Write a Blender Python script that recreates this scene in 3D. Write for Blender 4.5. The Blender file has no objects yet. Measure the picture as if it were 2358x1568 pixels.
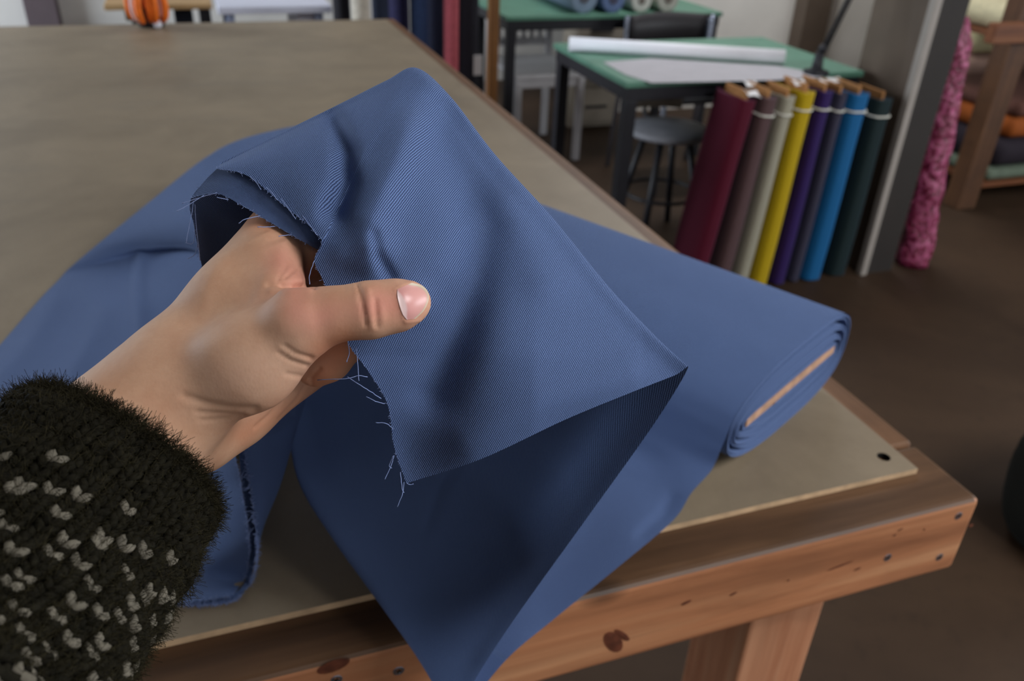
import bpy, bmesh, math, random
import numpy as np
from mathutils import Vector, Matrix, noise
from mathutils.bvhtree import BVHTree
random.seed(7); RNG = np.random.RandomState(11)
C = bpy.context.scene.collection
SC = bpy.context.scene
PI = math.pi
# ------------------------------------------------------------------ camera calibration (2358 x 1568)
F = 1920.0; CX, CY = 1179.0, 784.0
T = 0.90; HC = 0.493; ZC = T + HC
def _hor(x): return -340 + .044 * (x - 1179)
_vy = np.array([394 - CX, _hor(394) - CY, F]); _vy /= np.linalg.norm(_vy)
_a = np.array([0 - CX, _hor(0) - CY, F]); _b = np.array([2358 - CX, _hor(2358) - CY, F])
DN = np.cross(_a, _b); DN /= np.linalg.norm(DN)
if DN[1] < 0: DN = -DN
YA = _vy - DN * _vy.dot(DN); YA /= np.linalg.norm(YA)
XA = np.cross(DN, YA)
if XA[0] < 0: XA = -XA
CAM = np.array([0, 0, ZC])
R_CW = np.array([XA, YA, -DN])              # camera (x right, y down, z forward) -> world
def ray(px, py): return R_CW @ np.array([(px - CX) / F, (py - CY) / F, 1.0])
def Vd(px, py, d): return CAM + ray(px, py) * d                    # at camera depth d
def Pz(px, py, z):                                                 # on the horizontal plane z
    r = ray(px, py); return CAM + r * ((z - ZC) / r[2])
def Py(px, py, y):
    r = ray(px, py); return CAM + r * (y / r[1])
def Px(px, py, x):
    r = ray(px, py); return CAM + r * (x / r[0])
def P(px, py, v):                                                  # v < .2: height above the table, else camera depth
    return Pz(px, py, T + v) if v < .2 else Vd(px, py, v)
def proj(w):
    c = (np.asarray(w) - CAM) @ R_CW
    return np.stack([c[..., 0] / c[..., 2] * F + CX, c[..., 1] / c[..., 2] * F + CY, c[..., 2]], -1)
cam = bpy.data.cameras.new('camera'); cob = bpy.data.objects.new('camera', cam); C.objects.link(cob)
M = Matrix.Identity(4)
for i, c in enumerate((R_CW[:, 0], -R_CW[:, 1], -R_CW[:, 2])):
    for j in range(3): M[j][i] = c[j]
for j in range(3): M[j][3] = CAM[j]
cob.matrix_world = M
cam.sensor_width = 23.5; cam.lens = 23.5 * F / 2358; cam.clip_start = .02; cam.clip_end = 60
cam.dof.use_dof = True; cam.dof.focus_distance = .335; cam.dof.aperture_fstop = 7.3; cam.dof.aperture_blades = 7
SC.camera = cob
# ------------------------------------------------------------------ materials
def srgb(r, g, b):
    f = lambda c: ((c / 255) / 12.92) if c / 255 <= .04045 else (((c / 255) + .055) / 1.055) ** 2.4
    return (f(r), f(g), f(b), 1)
class NT:
    def __init__(s, name):
        s.m = bpy.data.materials.new(name); s.m.use_nodes = True; s.t = s.m.node_tree; s.n = s.t.nodes
        s.b = s.n['Principled BSDF']
    def node(s, typ, **kw):
        n = s.n.new(typ)
        for k, v in kw.items(): setattr(n, k, v)
        return n
    def link(s, a, b): s.t.links.new(a, b)
    def math(s, op, a, b=None, c=None):
        n = s.node('ShaderNodeMath', operation=op)
        for i, v in enumerate((a, b, c)):
            if v is None: continue
            if isinstance(v, (int, float)): n.inputs[i].default_value = v
            else: s.link(v, n.inputs[i])
        return n.outputs[0]
    def noise(s, vec, scale, detail=3, rough=.5, dist=0):
        n = s.node('ShaderNodeTexNoise'); n.inputs['Scale'].default_value = scale; n.inputs['Detail'].default_value = detail
        n.inputs['Roughness'].default_value = rough; n.inputs['Distortion'].default_value = dist
        if vec is not None: s.link(vec, n.inputs['Vector'])
        return n.outputs['Fac']
    def mapping(s, vec, scale=(1, 1, 1), rot=(0, 0, 0), loc=(0, 0, 0)):
        n = s.node('ShaderNodeMapping'); s.link(vec, n.inputs['Vector'])
        n.inputs['Scale'].default_value = scale; n.inputs['Rotation'].default_value = rot; n.inputs['Location'].default_value = loc
        return n.outputs['Vector']
    def coord(s, out='Object'): return s.node('ShaderNodeTexCoord').outputs[out]
    def ramp(s, fac, stops):
        n = s.node('ShaderNodeValToRGB'); e = n.color_ramp.elements
        while len(e) < len(stops): e.new(.5)
        for el, (p, c) in zip(e, stops): el.position = p; el.color = c
        s.link(fac, n.inputs['Fac']); return n.outputs['Color']
    def mix(s, fac, a, b, mode='MIX'):
        n = s.node('ShaderNodeMix', data_type='RGBA', blend_type=mode)
        for i, v in ((0, fac), (6, a), (7, b)):
            if isinstance(v, (int, float)): n.inputs[i].default_value = v
            elif isinstance(v, tuple): n.inputs[i].default_value = v
            else: s.link(v, n.inputs[i])
        return n.outputs[2]
    def bump(s, h, strength=.5, dist=.001):
        n = s.node('ShaderNodeBump'); n.inputs['Strength'].default_value = strength; n.inputs['Distance'].default_value = dist
        s.link(h, n.inputs['Height']); s.link(n.outputs['Normal'], s.b.inputs['Normal']); return n
    def set(s, **kw):
        for k, v in kw.items():
            i = s.b.inputs[k.replace('_', ' ')]
            if hasattr(v, 'is_linked') or hasattr(v, 'links'): s.link(v, i)
            else: i.default_value = v
        return s
def plain(name, rgb, rough=.6, var=.12, scale=30, metal=0, bump=0, spec=.4):
    n = NT(name); o = n.coord(); f = n.noise(o, scale, 4)
    c = srgb(*rgb); lo = tuple(x * (1 - var) for x in c[:3]) + (1,); hi = tuple(min(1, x * (1 + var)) for x in c[:3]) + (1,)
    n.link(n.ramp(f, [(.3, lo), (.7, hi)]), n.b.inputs['Base Color'])
    n.set(Roughness=rough, Metallic=metal); n.b.inputs['Specular IOR Level'].default_value = spec
    if bump: n.bump(f, bump, .002)
    return n.m
def wood(name, dark, mid, light, axis=0, rough=.55, scale=1.0, knots=True):
    n = NT(name); o = n.coord()
    sc = [26, 26, 26]; sc[axis] = 1.6; sc = tuple(v * scale for v in sc)
    v = n.mapping(o, sc); g = n.noise(v, 1.0, 6, .6, .6)
    sc2 = [90, 90, 90]; sc2[axis] = 3; g2 = n.noise(n.mapping(o, tuple(v * scale for v in sc2)), 1, 3, .6)
    col = n.ramp(g, [(.28, srgb(*dark)), (.5, srgb(*mid)), (.72, srgb(*light))])
    col = n.mix(n.math('MULTIPLY', g2, .55), col, srgb(*[x * .62 for x in dark]))
    if knots:
        ks = [9, 14, 14]; ks = [14, 14, 14]; ks[axis] = 6
        vo = n.node('ShaderNodeTexVoronoi'); vo.inputs['Scale'].default_value = 1; n.link(n.mapping(o, tuple(ks)), vo.inputs['Vector'])
        k = n.ramp(vo.outputs['Distance'], [(.07, (1, 1, 1, 1)), (.16, (0, 0, 0, 1))])
        col = n.mix(n.math('MULTIPLY', k, .75), col, srgb(*[x * .45 for x in dark]))
    st = n.noise(n.mapping(o, (5, 11, 11)), 1, 4, .6)
    col = n.mix(n.ramp(st, [(.52, (0, 0, 0, 1)), (.78, (.55, .55, .55, 1))]), col, srgb(*[x * .6 for x in mid]))
    n.link(col, n.b.inputs['Base Color']); n.set(Roughness=rough); n.b.inputs['Specular IOR Level'].default_value = .35
    n.bump(g2, .25, .001); return n.m
def twill(name, dark, light, pitch=.80, sheen=.12, bump=.65):
    """diagonal twill ribs: UV.x runs across the ribs and UV.y along them, both in millimetres"""
    n = NT(name); uv = n.node('ShaderNodeUVMap'); sep = n.node('ShaderNodeSeparateXYZ'); n.link(uv.outputs[0], sep.inputs[0])
    jit = n.noise(uv.outputs[0], .35, 2); jit = n.math('MULTIPLY_ADD', jit, .5, -.25)
    x = n.math('DIVIDE', n.math('ADD', sep.outputs[0], jit), pitch)
    s = n.math('MULTIPLY_ADD', n.math('SINE', n.math('MULTIPLY', x, 2 * PI)), .5, .5)
    ph = n.math('MULTIPLY', n.math('FLOOR', x), 2.4)
    y = n.math('MULTIPLY_ADD', sep.outputs[1], 2 * PI / 1.05, ph)
    s2 = n.math('MULTIPLY_ADD', n.math('SINE', y), .5, .5)
    h = n.math('MULTIPLY', n.math('POWER', s, .7), n.math('MULTIPLY_ADD', s2, .3, .7))
    big = n.noise(uv.outputs[0], .03, 3)
    fine = n.noise(uv.outputs[0], 2.2, 2)
    hh = n.math('ADD', h, n.math('MULTIPLY_ADD', fine, .5, -.25))
    col = n.ramp(hh, [(.12, srgb(*dark)), (.85, srgb(*light))])
    col = n.mix(n.math('MULTIPLY', big, .12), col, srgb(*[v * .85 for v in dark]))
    n.link(col, n.b.inputs['Base Color']); n.set(Roughness=.8)
    n.b.inputs['Specular IOR Level'].default_value = .18
    n.b.inputs['Sheen Weight'].default_value = sheen; n.b.inputs['Sheen Roughness'].default_value = .45
    n.b.inputs['Sheen Tint'].default_value = srgb(150, 175, 225)
    n.bump(h, bump, .0003); return n.m
# ------------------------------------------------------------------ object helpers
def tag(o, label=None, cat=None, group=None, kind=None):
    if label: o['label'] = label
    if cat: o['category'] = cat
    if group: o['group'] = group
    if kind: o['kind'] = kind
    return o
def empty(name, loc, label=None, cat=None, group=None, rz=0):
    o = bpy.data.objects.new(name, None); C.objects.link(o); o.empty_display_size = .05
    o.location = Vector(loc); o.rotation_euler = (0, 0, rz); return tag(o, label, cat, group)
def link_mesh(name, me, mats, parent=None, smooth=False):
    if not isinstance(mats, (list, tuple)): mats = [mats]
    for m in mats: me.materials.append(m)
    if smooth:
        me.polygons.foreach_set('use_smooth', [True] * len(me.polygons))
    o = bpy.data.objects.new(name, me); C.objects.link(o)
    if parent is not None:
        o.parent = parent                       # geometry of a part is given in its thing's frame
    return o
def obj(name, bm, mats, parent=None, smooth=False):
    me = bpy.data.meshes.new(name); bm.to_mesh(me); bm.free()
    return link_mesh(name, me, mats, parent, smooth)
def box(bm, lo, hi, bevel=0, mat=0, seg=2, rot=None, shear=None):
    lo = Vector(lo); hi = Vector(hi)
    r = bmesh.ops.create_cube(bm, size=1); vs = r['verts']; c = (lo + hi) / 2; s = hi - lo
    for v in vs: v.co = Vector((v.co.x * s.x, v.co.y * s.y, v.co.z * s.z)) + c
    if rot is not None:
        for v in vs: v.co = rot @ (v.co - c) + c
    fs = set()
    for v in vs: fs.update(v.link_faces)
    for f in fs: f.material_index = mat
    if bevel:
        es = set()
        for v in vs: es.update(v.link_edges)
        bmesh.ops.bevel(bm, geom=list(es), offset=bevel, segments=seg, affect='EDGES', profile=.5, clamp_overlap=True)
    return bm
def BX(lo, hi, bevel=0, **k): return box(bmesh.new(), lo, hi, bevel, **k)
def tube(bm, pts, rad, n=8, cap=True, mat=0):
    """a round bar through pts; rad a number or a list"""
    pts = [Vector(p) for p in pts]
    if not isinstance(rad, (list, tuple)): rad = [rad] * len(pts)
    rings = []; up = None
    for i, p in enumerate(pts):
        t = (pts[min(i + 1, len(pts) - 1)] - pts[max(i - 1, 0)]).normalized()
        if up is None: up = Vector((0, 0, 1)) if abs(t.z) < .9 else Vector((1, 0, 0))
        a = t.cross(up)
        if a.length < 1e-6: a = t.cross(Vector((0, 1, 0)))
        a.normalize(); b = t.cross(a).normalized(); up = a.cross(t)
        rings.append([bm.verts.new(p + (a * math.cos(2 * PI * k / n) + b * math.sin(2 * PI * k / n)) * rad[i]) for k in range(n)])
    for r0, r1 in zip(rings, rings[1:]):
        for k in range(n):
            f = bm.faces.new((r0[k], r0[(k + 1) % n], r1[(k + 1) % n], r1[k])); f.material_index = mat; f.smooth = True
    if cap:
        for r in (rings[0], rings[-1]):
            try: bm.faces.new(r).material_index = mat
            except ValueError: pass
    bmesh.ops.recalc_face_normals(bm, faces=bm.faces)
    return bm
def TB(pts, rad, n=8, **k): return tube(bmesh.new(), pts, rad, n, **k)
def lathe(bm, prof, n=24, mat=0, c=(0, 0, 0)):
    c = Vector(c); rings = []
    for r, z in prof:
        rings.append([bm.verts.new(c + Vector((r * math.cos(2 * PI * k / n), r * math.sin(2 * PI * k / n), z))) for k in range(n)])
    for a, b in zip(rings, rings[1:]):
        for k in range(n):
            f = bm.faces.new((a[k], a[(k + 1) % n], b[(k + 1) % n], b[k])); f.smooth = True; f.material_index = mat
    for r in (rings[0], rings[-1]):
        try: bm.faces.new(r).material_index = mat
        except ValueError: pass
    bmesh.ops.recalc_face_normals(bm, faces=bm.faces); return bm
def cr(p, t):
    """Catmull-Rom through the rows of p (k, ...) at parameters t in [0, k-1]"""
    p = np.asarray(p, float); k = len(p)
    q = np.concatenate([[2 * p[0] - p[1]], p, [2 * p[-1] - p[-2]]])
    i = np.clip(np.floor(t).astype(int), 0, k - 2); u = (t - i).reshape((-1,) + (1,) * (p.ndim - 1))
    a, b, c, d = q[i], q[i + 1], q[i + 2], q[i + 3]
    return .5 * (2 * b + (c - a) * u + (2 * a - 5 * b + 4 * c - d) * u ** 2 + (3 * b - 3 * c + d - a) * u ** 3)
def surf(net, nu, nv):
    """net (rows, cols, 3) -> grid (nu, nv, 3)"""
    net = np.asarray(net, float)
    g = cr(net, np.linspace(0, net.shape[0] - 1, nu))
    return cr(g.transpose(1, 0, 2), np.linspace(0, net.shape[1] - 1, nv)).transpose(1, 0, 2)
def grid_mesh(name, grids, uvs=None):
    """several grids of points as one mesh, with UVs in mm"""
    V_, F_, U_ = [], [], []; off = 0
    for gi, g in enumerate(grids):
        a, b = g.shape[:2]; V_.append(g.reshape(-1, 3))
        i = np.arange(a - 1)[:, None] * b + np.arange(b - 1)[None]; i = i.ravel() + off
        F_.append(np.stack([i, i + 1, i + b + 1, i + b], 1)); off += a * b
        if uvs is not None: U_.append(uvs[gi].reshape(-1, 2))
    V_ = np.concatenate(V_); F_ = np.concatenate(F_)
    me = bpy.data.meshes.new(name); me.from_pydata(V_.tolist(), [], F_.tolist())
    if uvs is not None:
        U_ = np.concatenate(U_); l = me.uv_layers.new(name='UVMap'); l.data.foreach_set('uv', U_[F_.ravel()].ravel())
    me.update(); return me
def arc_uv(g):
    """mean arc lengths in mm along both directions of a grid"""
    du = np.linalg.norm(np.diff(g, axis=0), axis=2); dv = np.linalg.norm(np.diff(g, axis=1), axis=2)
    u = np.concatenate([[0], np.cumsum(du.mean(1))]) * 1000; v = np.concatenate([[0], np.cumsum(dv.mean(0))]) * 1000
    return np.meshgrid(u, v, indexing='ij')
def seg_dist(px, py, line):
    """distance in px from points to a polyline"""
    best = np.full(px.shape, 1e9)
    for (x0, y0), (x1, y1) in zip(line, line[1:]):
        dx, dy = x1 - x0, y1 - y0; t = np.clip(((px - x0) * dx + (py - y0) * dy) / (dx * dx + dy * dy + 1e-9), 0, 1)
        best = np.minimum(best, np.hypot(px - x0 - t * dx, py - y0 - t * dy))
    return best
def root_loc(o):
    while o.parent is not None: o = o.parent
    return o.location
def part(name, bm, mats, parent, smooth=False, label=None, kind=None):
    """a part given in world coordinates, stored in its thing's frame"""
    l = root_loc(parent)
    bmesh.ops.translate(bm, verts=bm.verts, vec=-Vector(l))
    return tag(obj(name, bm, mats, parent, smooth), label, kind=kind)
def part_me(name, me, mats, parent, smooth=True, label=None, kind=None):
    me.transform(Matrix.Translation(-Vector(root_loc(parent))))
    return tag(link_mesh(name, me, mats, parent, smooth), label, kind=kind)
def single(name, bm, mats, label, cat, group=None, smooth=False, kind=None):
    """a thing that is one mesh, its origin at the middle of its base"""
    lo = Vector((min(v.co[i] for v in bm.verts) for i in range(3))); hi = Vector((max(v.co[i] for v in bm.verts) for i in range(3)))
    b = Vector(((lo.x + hi.x) / 2, (lo.y + hi.y) / 2, lo.z))
    bmesh.ops.translate(bm, verts=bm.verts, vec=-b)
    o = obj(name, bm, mats, None, smooth); o.location = b
    return tag(o, label, cat, group, kind)
def structure(name, bm, mats, label=None):
    return tag(obj(name, bm, mats), label, kind='structure')
# ================================================================== the cutting table
m_board = NT('hardboard')
_o = m_board.coord(); _g = m_board.noise(_o, 5, 6, .65, .4); _g2 = m_board.noise(_o, 160, 3, .7); _g3 = m_board.noise(m_board.mapping(_o, (3, 9, 3)), 1, 4, .6)
_c = m_board.ramp(_g, [(.3, srgb(126, 112, 92)), (.55, srgb(144, 129, 107)), (.75, srgb(157, 140, 116))])
_c = m_board.mix(m_board.math('MULTIPLY', _g2, .35), _c, srgb(112, 98, 80))
_c = m_board.mix(m_board.ramp(_g3, [(.55, (0, 0, 0, 1)), (.75, (.4, .4, .4, 1))]), _c, srgb(112, 104, 92))
m_board.link(_c, m_board.b.inputs['Base Color']); m_board.set(Roughness=.5); m_board.b.inputs['Specular IOR Level'].default_value = .45
m_board.bump(_g2, .2, .001); m_board = m_board.m
m_board_edge = plain('hardboard_edge', (190, 160, 125), .8, .2, 60)
m_rail = wood('pine_rail', (140, 88, 58), (190, 128, 88), (214, 158, 114), 0)
m_rail_top = wood('worn_rail_top', (74, 52, 36), (100, 72, 50), (130, 96, 68), 0, .45)
m_siderail = wood('pine_side_rail', (92, 64, 44), (128, 92, 64), (152, 112, 80), 1, .5)
m_leg = wood('pine_leg', (165, 98, 66), (196, 136, 100), (212, 160, 124), 2, .6, knots=False)
m_screw = plain('screw_zinc', (120, 128, 140), .35, .2, 200, .85)
m_dark = plain('dark_void', (18, 15, 13), .9)
XO, XB, YF, YB, YE = .625, .591, .409, .456, 2.94
XL = -.70
table = empty('cutting_table', (0, 1.6, 0), 'long wooden cutting table with hardboard top under the unrolled blue cloth', 'table')
TOPT = .006
# board with one drilled hole near its corner
bm = bmesh.new()
hole = Pz(2035, 1052, T); hr = .0065
ring = [(hole[0] + hr * math.cos(2 * PI * k / 16), hole[1] + hr * math.sin(2 * PI * k / 16)) for k in range(16)]
outer = [(XL, YB), (XB, YB), (XB, YE - .05), (XL, YE - .05)]
def loop(pts, z): return [bm.verts.new((x, y, z)) for x, y in pts]
for z in (T, T - TOPT):
    o_ = loop(outer, z); i_ = loop(ring, z)
    es = [bm.edges.new((l[k], l[(k + 1) % len(l)])) for l in (o_, i_) for k in range(len(l))]
    bmesh.ops.triangle_fill(bm, edges=es, use_beauty=True)
    if z == T: ot, it = o_, i_
    else: ob, ib = o_, i_
for a, b, mi in ((ot, ob, 1), (it, ib, 2)):
    for k in range(len(a)):
        f = bm.faces.new((a[k], a[(k + 1) % len(a)], b[(k + 1) % len(b)], b[k])); f.material_index = mi
bmesh.ops.recalc_face_normals(bm, faces=bm.faces)
part('table_top', bm, [m_board, m_board_edge, m_dark], table)
zr = T - TOPT - .0005
bm = BX((XL - .04, YF, T - .096), (XO, YF + .086, zr), .006, seg=3)
for f in bm.faces:
    if f.normal.z > .7: f.material_index = 1
front = part('front_rail', bm, [m_rail, m_rail_top], table)
part('side_rail', BX((XO - .045, YF + .0885, T - .096), (XO, YE - .002, zr), .004), m_siderail, table)
part('side_rail', BX((XL - .04, YF + .0885, T - .096), (XL + .005, YE - .002, zr), .004), m_siderail, table)
part('back_rail', BX((XL + .007, YE - .09, T - .096), (XO - .047, YE - .004, zr), .004), m_rail_top, table)
for (px, py) in ((2207, 1188), (2163, 1283), (2044, 1284), (918, 1545), (775, 1565)):
    p = Py(px, py, YF); b2 = bmesh.new()
    r = .0048
    lathe(b2, [(.0005, -.0006), (.0018, -.0006), (.002, .0002), (r * .8, .0007), (r, 0), (r, -.002)], 14)
    bmesh.ops.rotate(b2, verts=b2.verts, cent=(0, 0, 0), matrix=Matrix.Rotation(PI / 2, 3, 'X'))
    for a in (0, PI / 2):                                     # the cross slot
        box(b2, (-.0022, -.0011, -.0005), (.0022, -.0002, .0005), mat=1, rot=Matrix.Rotation(a + .4, 3, 'Y'))
    bmesh.ops.translate(b2, verts=b2.verts, vec=Vector(p) + Vector((0, .0003, 0)))
    part('screw', b2, [m_screw, m_dark], front)
# knots and nail holes in the front rail
m_knot = plain('wood_knot', (92, 48, 30), .6, .4, 120)
for (px, py, rx, rz, tilt) in ((1412, 1478, .007, .016, .5), (1432, 1462, .003, .012, .7), (768, 1533, .012, .006, .2), (2128, 1219, .0012, .0012, 0), (2073, 1219, .003, .001, .3), (2060, 1232, .002, .001, .3),
                               (1935, 1302, .014, .0012, .15), (1974, 1310, .004, .0012, .2), (1688, 1367, .004, .0014, .3), (1580, 1387, .005, .0018, .3), (1815, 1336, .0015, .001, 0), (2235, 1210, .003, .002, 0)):
    p = Py(px, py, YF); b2 = bmesh.new()
    ring = [b2.verts.new((p[0] + rx * math.cos(a) * math.cos(tilt) - rz * math.sin(a) * math.sin(tilt), YF - .0003,
                          p[2] + rx * math.cos(a) * math.sin(tilt) + rz * math.sin(a) * math.cos(tilt))) for a in [2 * PI * k / 14 for k in range(14)]]
    c = b2.verts.new((p[0], YF - .0006, p[2]))
    for k in range(14): b2.faces.new((ring[k], ring[(k + 1) % 14], c))
    bmesh.ops.recalc_face_normals(b2, faces=b2.faces); part('knot', b2, m_knot, front)
for (x0, y0) in ((.478, .4965), (XL + .01, .4965), (.478, YE - .19), (XL + .01, YE - .19)):
    part('leg', BX((x0, y0, 0), (x0 + .097, y0 + .095, T - .0975), .004), m_leg, table)
# ================================================================== the bolt of blue cloth
m_cloth = twill('blue_twill', (40, 52, 84), (107, 131, 179))
m_cardboard = plain('bolt_cardboard', (172, 134, 108), .85, .2, 90)
m_thread = plain('blue_thread', (128, 146, 192), .8, .15, 300)
AX = np.array([-.4741, .8805, 0]); WX = np.array([.8805, .4741, 0]); UPZ = np.array([0, 0, 1.])
E0 = np.array([.392, .492, T]); BW, BH, BL = .262, .100, .90
bolt = empty('fabric_bolt', tuple(E0 + WX * BW / 2 + AX * BL / 2), 'slate blue twill unrolled from its flat bolt and lifted by the hand', 'fabric')
BC = E0 + WX * BW / 2 + UPZ * BH / 2                         # middle of the near end
def oval(r, phi):
    """cross-section of the wound cloth at distance r from the board: (across, up)"""
    hw = .098 + r * .68; hh = .0044 + r
    c, s = np.cos(phi), np.sin(phi)
    e = .62 + .18 * min(1, r / .03)
    return hw * np.sign(c) * np.abs(c) ** .72, hh * np.sign(s) * np.abs(s) ** e * (1 + .10 * c)
RMAX = BH / 2 - .0044
part('bolt_board', BX((0, 0, 0), (1, 1, 1)), m_cardboard, bolt) if False else None
bm = bmesh.new(); box(bm, (-.095, -.0005, -.0044), (.095, BL - .004, .0044), .0008)
Mb = Matrix(((WX[0], AX[0], 0, BC[0]), (WX[1], AX[1], 0, BC[1]), (0, 0, 1, BC[2]), (0, 0, 0, 1)))
bmesh.ops.transform(bm, matrix=Mb, verts=bm.verts)
part('cardboard_core', bm, m_cardboard, bolt, label='brown cardboard core')
# wound layers: one long spiral strip with loose and tight turns
NT_, NP = 8, 90
gaps = [.0003, .0054, .0003, .0058, .0003, .0054, .0003]
th = (RMAX - .0005 - sum(gaps)) / NT_
rs = [.0005]
for g_ in gaps: rs.append(rs[-1] + th + g_)
rs.append(rs[-1])
n_tot = NT_ * NP + 1
phis = np.linspace(0, NT_ * 2 * PI, n_tot) + PI * 1.42
tf = np.arange(n_tot) / NP; ti = np.minimum(tf.astype(int), NT_ - 1); tt_ = np.clip((tf - ti - .86) / .14, 0, 1); tt_ = tt_ * tt_ * (3 - 2 * tt_)
rs = np.array(rs); rad = rs[ti] + (rs[ti + 1] - rs[ti]) * tt_
wob = np.array([.0010 * noise.noise(Vector((i * .05, 3.1, 0))) + .0008 * math.sin(i / NP * 2.3) for i in range(n_tot)])
def wound(off, t):
    x = np.zeros(n_tot); z = np.zeros(n_tot)
    for i in range(n_tot): x[i], z[i] = oval(rad[i] + off, phis[i])
    y = t * BL + (wob if t < .5 else -wob)
    return BC + x[:, None] * WX + z[:, None] * UPZ + y[:, None] * AX
ts = [0, .003, .25, .5, .75, .997, 1]
outer = np.stack([wound(th if .001 < t < .999 else th * .75, t) for t in ts], 1)
inner = np.stack([wound(0 if .001 < t < .999 else th * .25, t) for t in ts], 1)
def uvq(g, a=.45, b=.89):
    u, v = arc_uv(g); return np.stack([u * a + v * b, u * b - v * a], -1)
end0 = np.stack([outer[:, 0], inner[:, 0]], 1); end1 = np.stack([inner[:, -1], outer[:, -1]], 1)
me = grid_mesh('wound_cloth', [outer, inner, end0, end1], [uvq(outer), uvq(inner), uvq(end0), uvq(end1)])
part_me('wound_cloth', me, m_cloth, bolt)
def oval_top(x):
    """height of the outside of the wound cloth at distance x across, above the bolt's middle"""
    hw = .098 + RMAX * .68; hh = .0044 + RMAX
    c = np.sign(x) * np.clip(np.abs(x) / hw, 0, 1) ** (1 / .72); s = np.sqrt(np.clip(1 - c * c, 0, 1))
    return hh * s ** .8 * (1 + .10 * c)
# ------------------------------------------------------------------ the unrolled cloth: cut end -> fold over the fingers -> hanging loop -> bolt
cut = [(498, 388, .342), (570, 405, .336), (650, 470, .331), (738, 548, .325), (724, 600, .325), (748, 655, .323), (798, 783, .322), (848, 855, .327), (892, 930, .333), (908, 1030, .342), (936, 1113, .345)]
rdg = [(508, 378, .362), (640, 312, .374), (790, 237, .382), (890, 186, .387), (958, 157, .390), (1036, 222, .388), (1140, 357, .386), (1270, 500, .383), (1400, 660, .380), (1500, 766, .376), (1582, 852, .372)]
limb = [(648, 850, .53), (649, 852, .53), (650, 855, .535), (652, 862, .54), (658, 900, .56), (664, 985, .585), (690, 1115, .60), (765, 1240, .60), (860, 1372, .59), (958, 1510, .57), (1050, 1660, .545)]
edge_b = [(1500, 985, .392), (1350, 1195, .428), (1180, 1432, .475), (1090, 1572, .508)]
edge_c = [(1165, 1520, .575), (1270, 1430, .61), (1440, 1292, .655), (1552, 1196, .700), (1592, 1135, .722)]
net = []
NR = 11
for r in range(NR):
    c, g, l = (np.array(v[r], float) for v in (cut, rdg, limb)); row = []
    for t, dep in ((0, 0), (.25, .06), (.5, .2), (.75, .47), (.93, .78)):
        p = c + (g - c) * t; p[2] = c[2] + (g[2] - c[2]) * dep; row.append(Vd(*p))
    if r == NR - 1:                                            # the lower edge is fixed by what shows of it
        row = [Vd(*p) for p in ((936, 1113, .345), (1110, 1056, .351), (1300, 967, .358), (1450, 905, .364), (1552, 865, .370))]
    row.append(Vd(*g))
    # back of the fold, down to the lowest line of the loop
    if r == NR - 1: row += [Vd(*p) for p in edge_b]
    else:
        lw = Vd(*l); gw = Vd(*g)
        for t, sag in ((.08, .014), (.35, .018), (.65, .015), (.88, .006)):
            p = g + (l - g) * t; p[2] = g[2] + (l[2] - g[2]) * t ** .8 + sag * (.6 if t < .2 else 1); row.append(Vd(*p))
    row.append(Vd(*l))
    # the loop back to the bolt
    s = (NR - 1 - r) * .052
    bot = E0 + AX * s
    def bx(x, lift=.0012):
        return BC + AX * s + WX * x + UPZ * (oval_top(x) + lift)
    bz = lambda x, z: E0 + WX * (BW / 2 + x) + AX * s + UPZ * z
    wrap = [bz(-.150, .027), bz(-.139, .044), bz(-.130, .0625), bx(-.118, .003), bx(-.095), bx(-.05), bx(0), bx(.05), bx(.09), bx(.116), bx(.124, -.002)]
    if r == NR - 1: row += [Vd(*p) for p in edge_c]
    else:
        lw = Vd(*l); foot = bot + WX * (BW / 2 - .168) + UPZ * .014
        n1 = lw + (foot - lw) * .22 + UPZ * (-.02) ; 
        for t, sag in ((.16, -.022), (.4, -.02), (.62, -.010), (.86, .001), (1, 0)):
            p = lw + (foot - lw) * t + UPZ * sag
            if p[1] > YF - .01: p[2] = max(p[2], T + .004)
            row.append(p)
    row[-1] = row[-1]
    row += wrap
    net.append(row)
net = np.array(net)
G = surf(net, 190, 420)
# relief of the lifted end (in mm towards the eye), given along the folds one sees
nst = net.shape[1]; stn = np.linspace(0, nst - 1, 420)[None, :].repeat(190, 0)
pp = proj(G); px, py = pp[..., 0], pp[..., 1]
def bumpf(line, w, amp): return amp * np.exp(-(seg_dist(px, py, line) / w) ** 2)
frontw = np.clip((5.0 - stn) / .6, 0, 1)
rel = bumpf([(770, 285), (796, 345), (796, 420), (772, 485)], 27, -11.5) \
    + bumpf([(680, 330), (700, 430), (715, 490)], 42, 2.0) \
    + bumpf([(985, 215), (950, 290), (890, 420), (856, 500), (858, 560)], 46, 9.0) \
    + bumpf([(862, 540), (872, 590), (900, 640)], 14, -3.0) \
    + bumpf([(790, 590), (850, 615)], 30, 2.0) \
    + bumpf([(985, 245), (1010, 320), (1070, 430), (1105, 520), (1090, 640), (1055, 760), (1000, 900)], 56, -9.0) \
    + bumpf([(1180, 470), (1230, 560), (1260, 640)], 55, 4.0) \
    + bumpf([(905, 930), (925, 1000), (940, 1050)], 80, -4.0) \
    + bumpf([(1000, 700), (960, 820)], 70, -3.0) \
    + bumpf([(1080, 1020), (1250, 935), (1450, 862)], 50, 4.0) \
    + bumpf([(900, 700), (950, 692)], 45, 5.0) + 10.0 * np.tanh((px - (1130 - (py - 560) * .2)) / 95) * np.clip((py - 560) / 260, 0, 1) * np.clip((1480 - px) / 250, 0, 1)
backw = np.clip((stn - 5.15) / .5, 0, 1) * np.clip((9.5 - stn) / .8, 0, 1)
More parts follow.
